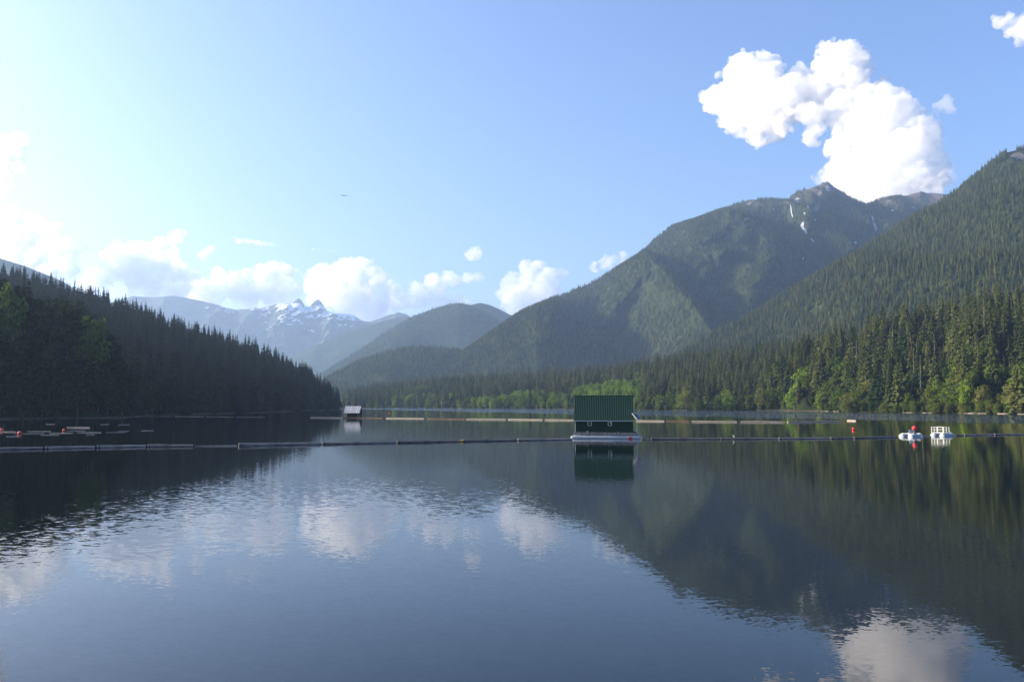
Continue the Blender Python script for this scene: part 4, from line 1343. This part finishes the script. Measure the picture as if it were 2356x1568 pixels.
words_n = ['first', 'second', 'third', 'fourth', 'fifth', 'sixth', 'seventh', 'eighth', 'ninth', 'tenth', 'eleventh', 'twelfth', 'thirteenth', 'fourteenth']
for k in range(len(near) - 1):
    a, b = water_pt(*near[k]), water_pt(*near[k + 1])
    thin = k == 5
    log_between(a, b, 0.13 if thin else (0.30 if k == 6 else 0.25), M['log_grey'],
                ('thin half sunken log, ' if thin else 'weathered grey log, ') + words_n[k] + ' of the near boom counted from the shaded bank', 'logs of the near boom', True, 0.32 if thin else 0.12)
nb2 = [(1474, 1011.0), (1497, 1010.6), (1657, 1010.2), (1790, 1009.8), (1910, 1008.8), (1964, 1008.2), (2064, 1005.8)]
for k in range(len(nb2) - 1):
    log_between(water_pt(*nb2[k]), water_pt(*nb2[k + 1]), 0.14 if k == 0 else 0.21, M['log_grey'], 'weathered grey log, ' + words_n[k] + ' of the near boom past the floating house', 'logs of the near boom', True, 0.15)
nb3 = [(2197, 1002.2), (2217, 1001.6), (2287, 1000.2), (2362, 999.4), (2450, 998.4)]
for k in range(len(nb3) - 1):
    log_between(water_pt(*nb3[k]), water_pt(*nb3[k + 1]), 0.2, M['log_grey'], 'weathered grey log, ' + words_n[k] + ' of the near boom past the railed float', 'logs of the near boom', True, 0.15)
log_between(water_pt(2120, 1004.6), water_pt(2142, 1003.6), 0.12, M['log_grey'], 'short thin log joining the two white floats', 'logs of the near boom', False, 0.2)
farb = [((714, 960.6), (790, 961.2), 'log_pale', 'bleached pale log floating in front of the boathouse'), ((790, 961.2), (842, 961.6), 'log_brown', 'brown log under the front of the boathouse'), ((842, 961.6), (882, 962.0), 'log_brown', 'dark brown log trailing from the boathouse'),
        ((888, 962.0), (977, 963.0), 'log_pale', 'pale thick ended log next past the dark trailing one'), ((982, 963.2), (1071, 964.3), 'log_brown', 'brown knotty log in the middle of the far boom'), ((1072, 964.3), (1165, 965.0), 'log_pale', 'pale log behind the near boom, first past the knotty brown one'),
        ((1168, 965.0), (1250, 965.9), 'log_pale', 'pale log, second past the knotty brown one'), ((1252, 966.0), (1330, 966.7), 'log_pale', 'pale log running up behind the green house wall'),
        ((1462, 968.3), (1530, 969.0), 'log_pale', 'pale log of the far boom emerging behind the solar panel'), ((1532, 969.0), (1588, 969.6), 'log_brown', 'brown streaked log, second of the far boom past the solar panel'),
        ((1590, 969.7), (1697, 970.6), 'log_pale', 'long bleached log, third of the far boom past the solar panel'), ((1702, 970.6), (1808, 971.2), 'log_pale', 'long bleached log, fourth of the far boom past the solar panel'),
        ((1811, 971.0), (1936, 970.2), 'log_pale', 'long bleached log with a dark lump, last of the far boom'), ((1949, 967.6), (1971, 968.2), 'log_pale', 'short white log lying just off the end of the far boom')]
for a, b, m_, lab in farb:
    log_between(water_pt(*a), water_pt(*b), 0.27 if m_ == 'log_pale' else 0.24, M[m_], lab, 'logs of the far boom', False, 0.1, 0.5)
bm = bmesh.new()
bmesh.ops.create_icosphere(bm, subdivisions=2, radius=1.0, matrix=Matrix.Translation((0, 0, 0.35)) @ Matrix.Diagonal((0.75, 0.5, 0.45, 1)))
o = bm_obj('mooring_lump', bm, M['dark'], None, True)
o.location = water_pt(1834, 970.6)
tag(o, 'dark rounded lump on the last log of the far boom', 'float')
log_between(water_pt(860, 949.6), water_pt(868, 949.6), 0.35, M['log_brown'], 'dark piece of wood adrift on the water past the boathouse', 'logs adrift', False, 0.1)
# driftwood and strings of sticks by the shaded bank
drift = [((205, 960.0), (262, 959.6)), ((266, 959.0), (330, 957.6)), ((332, 957.6), (400, 957.9)), ((402, 957.9), (470, 958.2)), ((474, 958.3), (540, 959.0)), ((543, 959.0), (610, 959.5)),
         ((104, 975.5), (128, 975.6)), ((152, 982.4), (209, 982.8)), ((152, 984.9), (209, 985.2)), ((230, 976.6), (252, 975.8)), ((270, 977.2), (300, 976.5)),
         ((270, 992.0), (300, 991.4)), ((322, 990.8), (356, 990.0)), ((240, 994.6), (292, 994.0)), ((175, 995.0), (236, 995.0)), ((110, 996.4), (172, 996.0)), ((30, 997.5), (104, 997.0)), ((-20, 993.0), (40, 993.6)),
         ((90, 1000.5), (140, 1000.0)), ((10, 1004.2), (48, 1003.6)), ((196, 1000.0), (222, 999.4)), ((60, 992.2), (120, 992.0)), ((150, 991.0), (200, 990.6))]
dl = ['pale driftwood in the line of sticks along the foot of the shaded hill', 'thin driftwood stick floating off the shaded bank among the red buoys']
for k, (a, b) in enumerate(drift):
    first = k < 6
    log_between(water_pt(*a), water_pt(*b), 0.17 if first else crng.uniform(0.08, 0.13), M['log_grey'] if k % 3 else M['log_pale'], dl[0] if first else dl[1],
                'driftwood line under the shaded hill' if first else 'driftwood sticks by the red buoys', False, 0.2, 0.6)
# bleached driftwood along the sunlit shore
for k in range(26):
    px = crng.choice([crng.uniform(1740, 2356), crng.uniform(900, 1740)]) if k > 8 else crng.uniform(2050, 2356)
    Df = float(np.interp(px, [800, 1000, 1320, 1500, 1600, 1760, 1790, 1870, 1960, 2030, 2100, 2150, 2250, 2356], [1580, 1400, 1110, 960, 895, 855, 848, 790, 690, 650, 625, 605, 572, 535]))
    p = pt(px, HORIZON, Df - 1.0)
    L = crng.uniform(3, 8)
    ang = math.atan2(-120, 100) * (1 if px > 1790 else 0.3) + crng.uniform(-0.25, 0.25)
    q = Vector((p.x + L * math.cos(ang), p.y + L * math.sin(ang), 0))
    log_between(p, q, crng.uniform(0.16, 0.30), M['log_pale'], 'bleached driftwood log stranded along the sunlit shore', 'driftwood along the sunlit shore', False, 0.0, 0.1)

# ------------------------------------------------------------------ buoys and floats
def buoy(px, py, r, label):
    p = water_pt(px, py)
    root = empty('buoy', (p.x, p.y, 0))
    bm = bmesh.new()
    bmesh.ops.create_uvsphere(bm, u_segments=18, v_segments=12, radius=r, matrix=Matrix.Translation((0, 0, r * 0.62)))
    bm_obj('ball', bm, M['red'], root, True)
    bm = bmesh.new()
    add_tube(bm, (0, 0, r * 1.55), (0, 0, r * 1.80), r * 0.22, r * 0.16, 8)
    bm_obj('lifting_eye', bm, M['red'], root)
    return tag(root, label, 'buoy', 'red ball buoys')
buoy(4, 990.5, 0.38, 'red ball buoy nearest the edge of the shaded bank')
buoy(45, 998.0, 0.38, 'red ball buoy between two others among the driftwood sticks')
buoy(147, 991.0, 0.30, 'smallest red ball buoy beside a pair of parallel sticks')
buoy(1964, 988.5, 0.36, 'lone red ball buoy below the end of the far log boom')
buoy(896, 950.2, 0.55, 'distant orange red ball buoy past the boathouse')

def twin_float(px, py, yaw, label, L=3.5, r=0.58):
    p = water_pt(px, py)
    H = empty('pontoon_float', (p.x, p.y, 0), yaw)
    for y in (-0.95, 0.95):
        bm = bmesh.new()
        add_sweep(bm, [(x, y, -0.03) for x in (-L / 2, -L / 2 + 0.04, -L / 2 + 0.10, L / 2 - 0.10, L / 2 - 0.04, L / 2)], [r * 0.86, r * 0.96, r, r, r * 0.96, r * 0.86], 22)
        bm_obj('tank', bm, M['tank'], H, True)
    bm = bmesh.new()
    for x in (-1.0, 1.0):
        add_box(bm, (x, 0, 0.58), (0.16, 2.7, 0.09))
    bm_obj('crossbeam', bm, M['white'], H)
    return tag(H, label, 'float', 'white twin tank floats')
yaw = math.radians(32)
fa = twin_float(2096, 1003.6, yaw, 'white twin tank float carrying a sign board and a red ball')
bm = bmesh.new()
add_box(bm, (0, 0, 0), (0.98, 0.05, 0.70), bevel=0.01)
bd = bm_obj('sign_board', bm, M['panel_grey'], fa)
bd.location = (-0.9, -0.7, 0.98); bd.rotation_euler = (0, 0, -yaw)
bm = bmesh.new()
for s in (-1, 1):
    add_box(bm, (s * 0.46, -0.035, 0), (0.06, 0.03, 0.70))
    add_box(bm, (0, -0.035, s * 0.32), (0.86, 0.03, 0.06))
bm_obj('sign_frame', bm, M['white'], bd)
bm = bmesh.new()
rg_ = random.Random(4)
for k in range(9):
    add_box(bm, (rg_.uniform(-0.3, 0.3), -0.03, rg_.uniform(-0.2, 0.2)), (rg_.uniform(0.05, 0.22), 0.012, rg_.uniform(0.03, 0.09)))
bm_obj('faded_print', bm, M['mark'], bd)
bm = bmesh.new()
add_box(bm, (1.08, -0.1, 0.86), (0.75, 0.7, 0.62), bevel=0.04)
bm_obj('stand', bm, M['dark'], fa)
bm = bmesh.new()
bmesh.ops.create_uvsphere(bm, u_segments=20, v_segments=14, radius=0.47, matrix=Matrix.Translation((1.06, -0.1, 1.58)))
add_tube(bm, (1.06, -0.1, 2.00), (1.06, -0.1, 2.12), 0.12, 0.09, 8)
bm_obj('red_ball', bm, M['red'], fa, True)
fb = twin_float(2168, 1001.6, yaw, 'white twin tank float with a white railed cage on top')
cx0, cx1, cy0, cy1 = -1.75, 0.15, -1.35, 1.15
for z, rr in ((0.62, 0.06), (1.20, 0.035), (1.72, 0.04)):
    for (a, b) in (((cx0, cy0), (cx1, cy0)), ((cx1, cy0), (cx1, cy1)), ((cx1, cy1), (cx0, cy1)), ((cx0, cy1), (cx0, cy0))):
        bm = bmesh.new()
        add_tube(bm, (a[0], a[1], z), (b[0], b[1], z), rr, n=6)
        bm_obj('rail', bm, M['white'], fb)
for (x, y) in ((cx0, cy0), (cx1, cy0), (cx1, cy1), (cx0, cy1), (cx0, -0.1), (cx1, -0.1), ((cx0 + cx1) / 2, cy0), ((cx0 + cx1) / 2, cy1)):
    bm = bmesh.new()
    add_box(bm, (x, y, 1.16), (0.09, 0.09, 1.14))
    bm_obj('rail_post', bm, M['white'], fb)

# ------------------------------------------------------------------ birds and small fittings
def standing_bird():
    p = water_pt(1690, 1010.2)
    root = empty('waterbird', (p.x, p.y, 0.26), math.radians(180))
    bm = bmesh.new()
    # one continuous body: tail, body, neck, head, bill along x
    pts = [(-0.34, 0, 0.16), (-0.24, 0, 0.17), (-0.10, 0, 0.17), (0.06, 0, 0.18), (0.17, 0, 0.24), (0.20, 0, 0.34), (0.215, 0, 0.42), (0.25, 0, 0.47), (0.30, 0, 0.46), (0.40, 0, 0.445)]
    rad = [0.02, 0.06, 0.11, 0.12, 0.085, 0.045, 0.045, 0.055, 0.035, 0.008]
    add_sweep(bm, pts, rad, 12)
    bm_obj('body', bm, M['feather_white'], root, True)
    for s in (-1, 1):
        bm = bmesh.new()
        bmesh.ops.create_uvsphere(bm, u_segments=12, v_segments=8, radius=1.0, matrix=Matrix.Translation((-0.12, s * 0.10, 0.20)) @ Matrix.Rotation(0.12, 4, 'Y') @ Matrix.Diagonal((0.23, 0.035, 0.085, 1)))
        bm_obj('wing', bm, M['feather_brown'], root, True)
        bm = bmesh.new()
        add_tube(bm, (0.0, s * 0.05, 0.08), (0.02, s * 0.05, -0.02), 0.014, n=5)
        bm_obj('leg', bm, M['yellow'], root)
    tag(root, 'white and brown waterbird standing on a log of the near boom', 'bird')
standing_bird()
def flying_bird():
    p = pt(791.0, 450.5, 150)
    root = empty('flying_bird', p, math.radians(108))
    bm = bmesh.new()
    add_sweep(bm, [(-0.34, 0, 0), (-0.20, 0, 0), (0.0, 0, 0), (0.16, 0, 0.01), (0.24, 0, 0.03), (0.31, 0, 0.03), (0.37, 0, 0.02)], [0.045, 0.05, 0.085, 0.07, 0.045, 0.045, 0.01], 10)
    bm_obj('body', bm, M['feather_grey'], root, True)
    for s in (-1, 1):
        bm = bmesh.new()
        st = [(0.05, 0.14, 0.03, 0.00), (0.03, 0.15, 0.28, 0.10), (-0.02, 0.12, 0.52, 0.10), (-0.12, 0.03, 0.74, 0.06)]
        up_, lo_ = [], []
        for (xc, w, y, z) in st:
            up_.append((bm.verts.new((xc + w * 0.5, s * y, z)), bm.verts.new((xc - w, s * y, z))))
            lo_.append((bm.verts.new((xc + w * 0.5, s * y, z - 0.025)), bm.verts.new((xc - w, s * y, z - 0.02))))
        for k in range(3):
            bm.faces.new((up_[k][0], up_[k + 1][0], up_[k + 1][1], up_[k][1]))
            bm.faces.new((lo_[k][0], lo_[k][1], lo_[k + 1][1], lo_[k + 1][0]))
            bm.faces.new((up_[k][0], lo_[k][0], lo_[k + 1][0], up_[k + 1][0]))
            bm.faces.new((up_[k][1], up_[k + 1][1], lo_[k + 1][1], lo_[k][1]))
        bm.faces.new((up_[3][0], lo_[3][0], lo_[3][1], up_[3][1]))
        bm_obj('wing', bm, M['feather_grey'], root)
    tag(root, 'single dark bird gliding high in the pale sky', 'bird')
flying_bird()
p = water_pt(1062, 1015.6)
bm = bmesh.new()
for k in range(3):
    bmesh.ops.create_uvsphere(bm, u_segments=8, v_segments=6, radius=0.16, matrix=Matrix.Translation((k * 0.28 - 0.28, rng.uniform(-0.06, 0.06), 0.18)) @ Matrix.Diagonal((1, 0.8, 0.7, 1)))
add_tube(bm, (-0.4, 0, 0.2), (0.45, 0, 0.16), 0.06, n=6)
o = bm_obj('rope_coil', bm, M['yellow'], None, True)
o.location = (p.x, p.y - 0.3, 0)
tag(o, 'yellow rope lashing where two logs of the near boom meet', 'rope')

# ------------------------------------------------------------------ air
def make_haze():
    t = NT('haze_air')
    v = t.n('VolumePrincipled')
    v.inputs['Color'].default_value = (0.48, 0.68, 1.0, 1)
    v.inputs['Density'].default_value = HAZE_DENSITY
    v.inputs['Anisotropy'].default_value = 0.32
    t.l(v.outputs[0], t.out.inputs['Volume'])
    x0, x1, y0, y1, z0, z1 = -9000, 9000, -600, 12100, -8, 1340
    vs = [(x, y, z) for z in (z0, z1) for y in (y0, y1) for x in (x0, x1)]
    fs = [(0, 2, 3, 1), (4, 5, 7, 6), (0, 1, 5, 4), (2, 6, 7, 3), (0, 4, 6, 2), (1, 3, 7, 5)]
    tag(link('haze', mesh_from('haze', vs, fs, t.m)), kind='stuff')
make_haze()
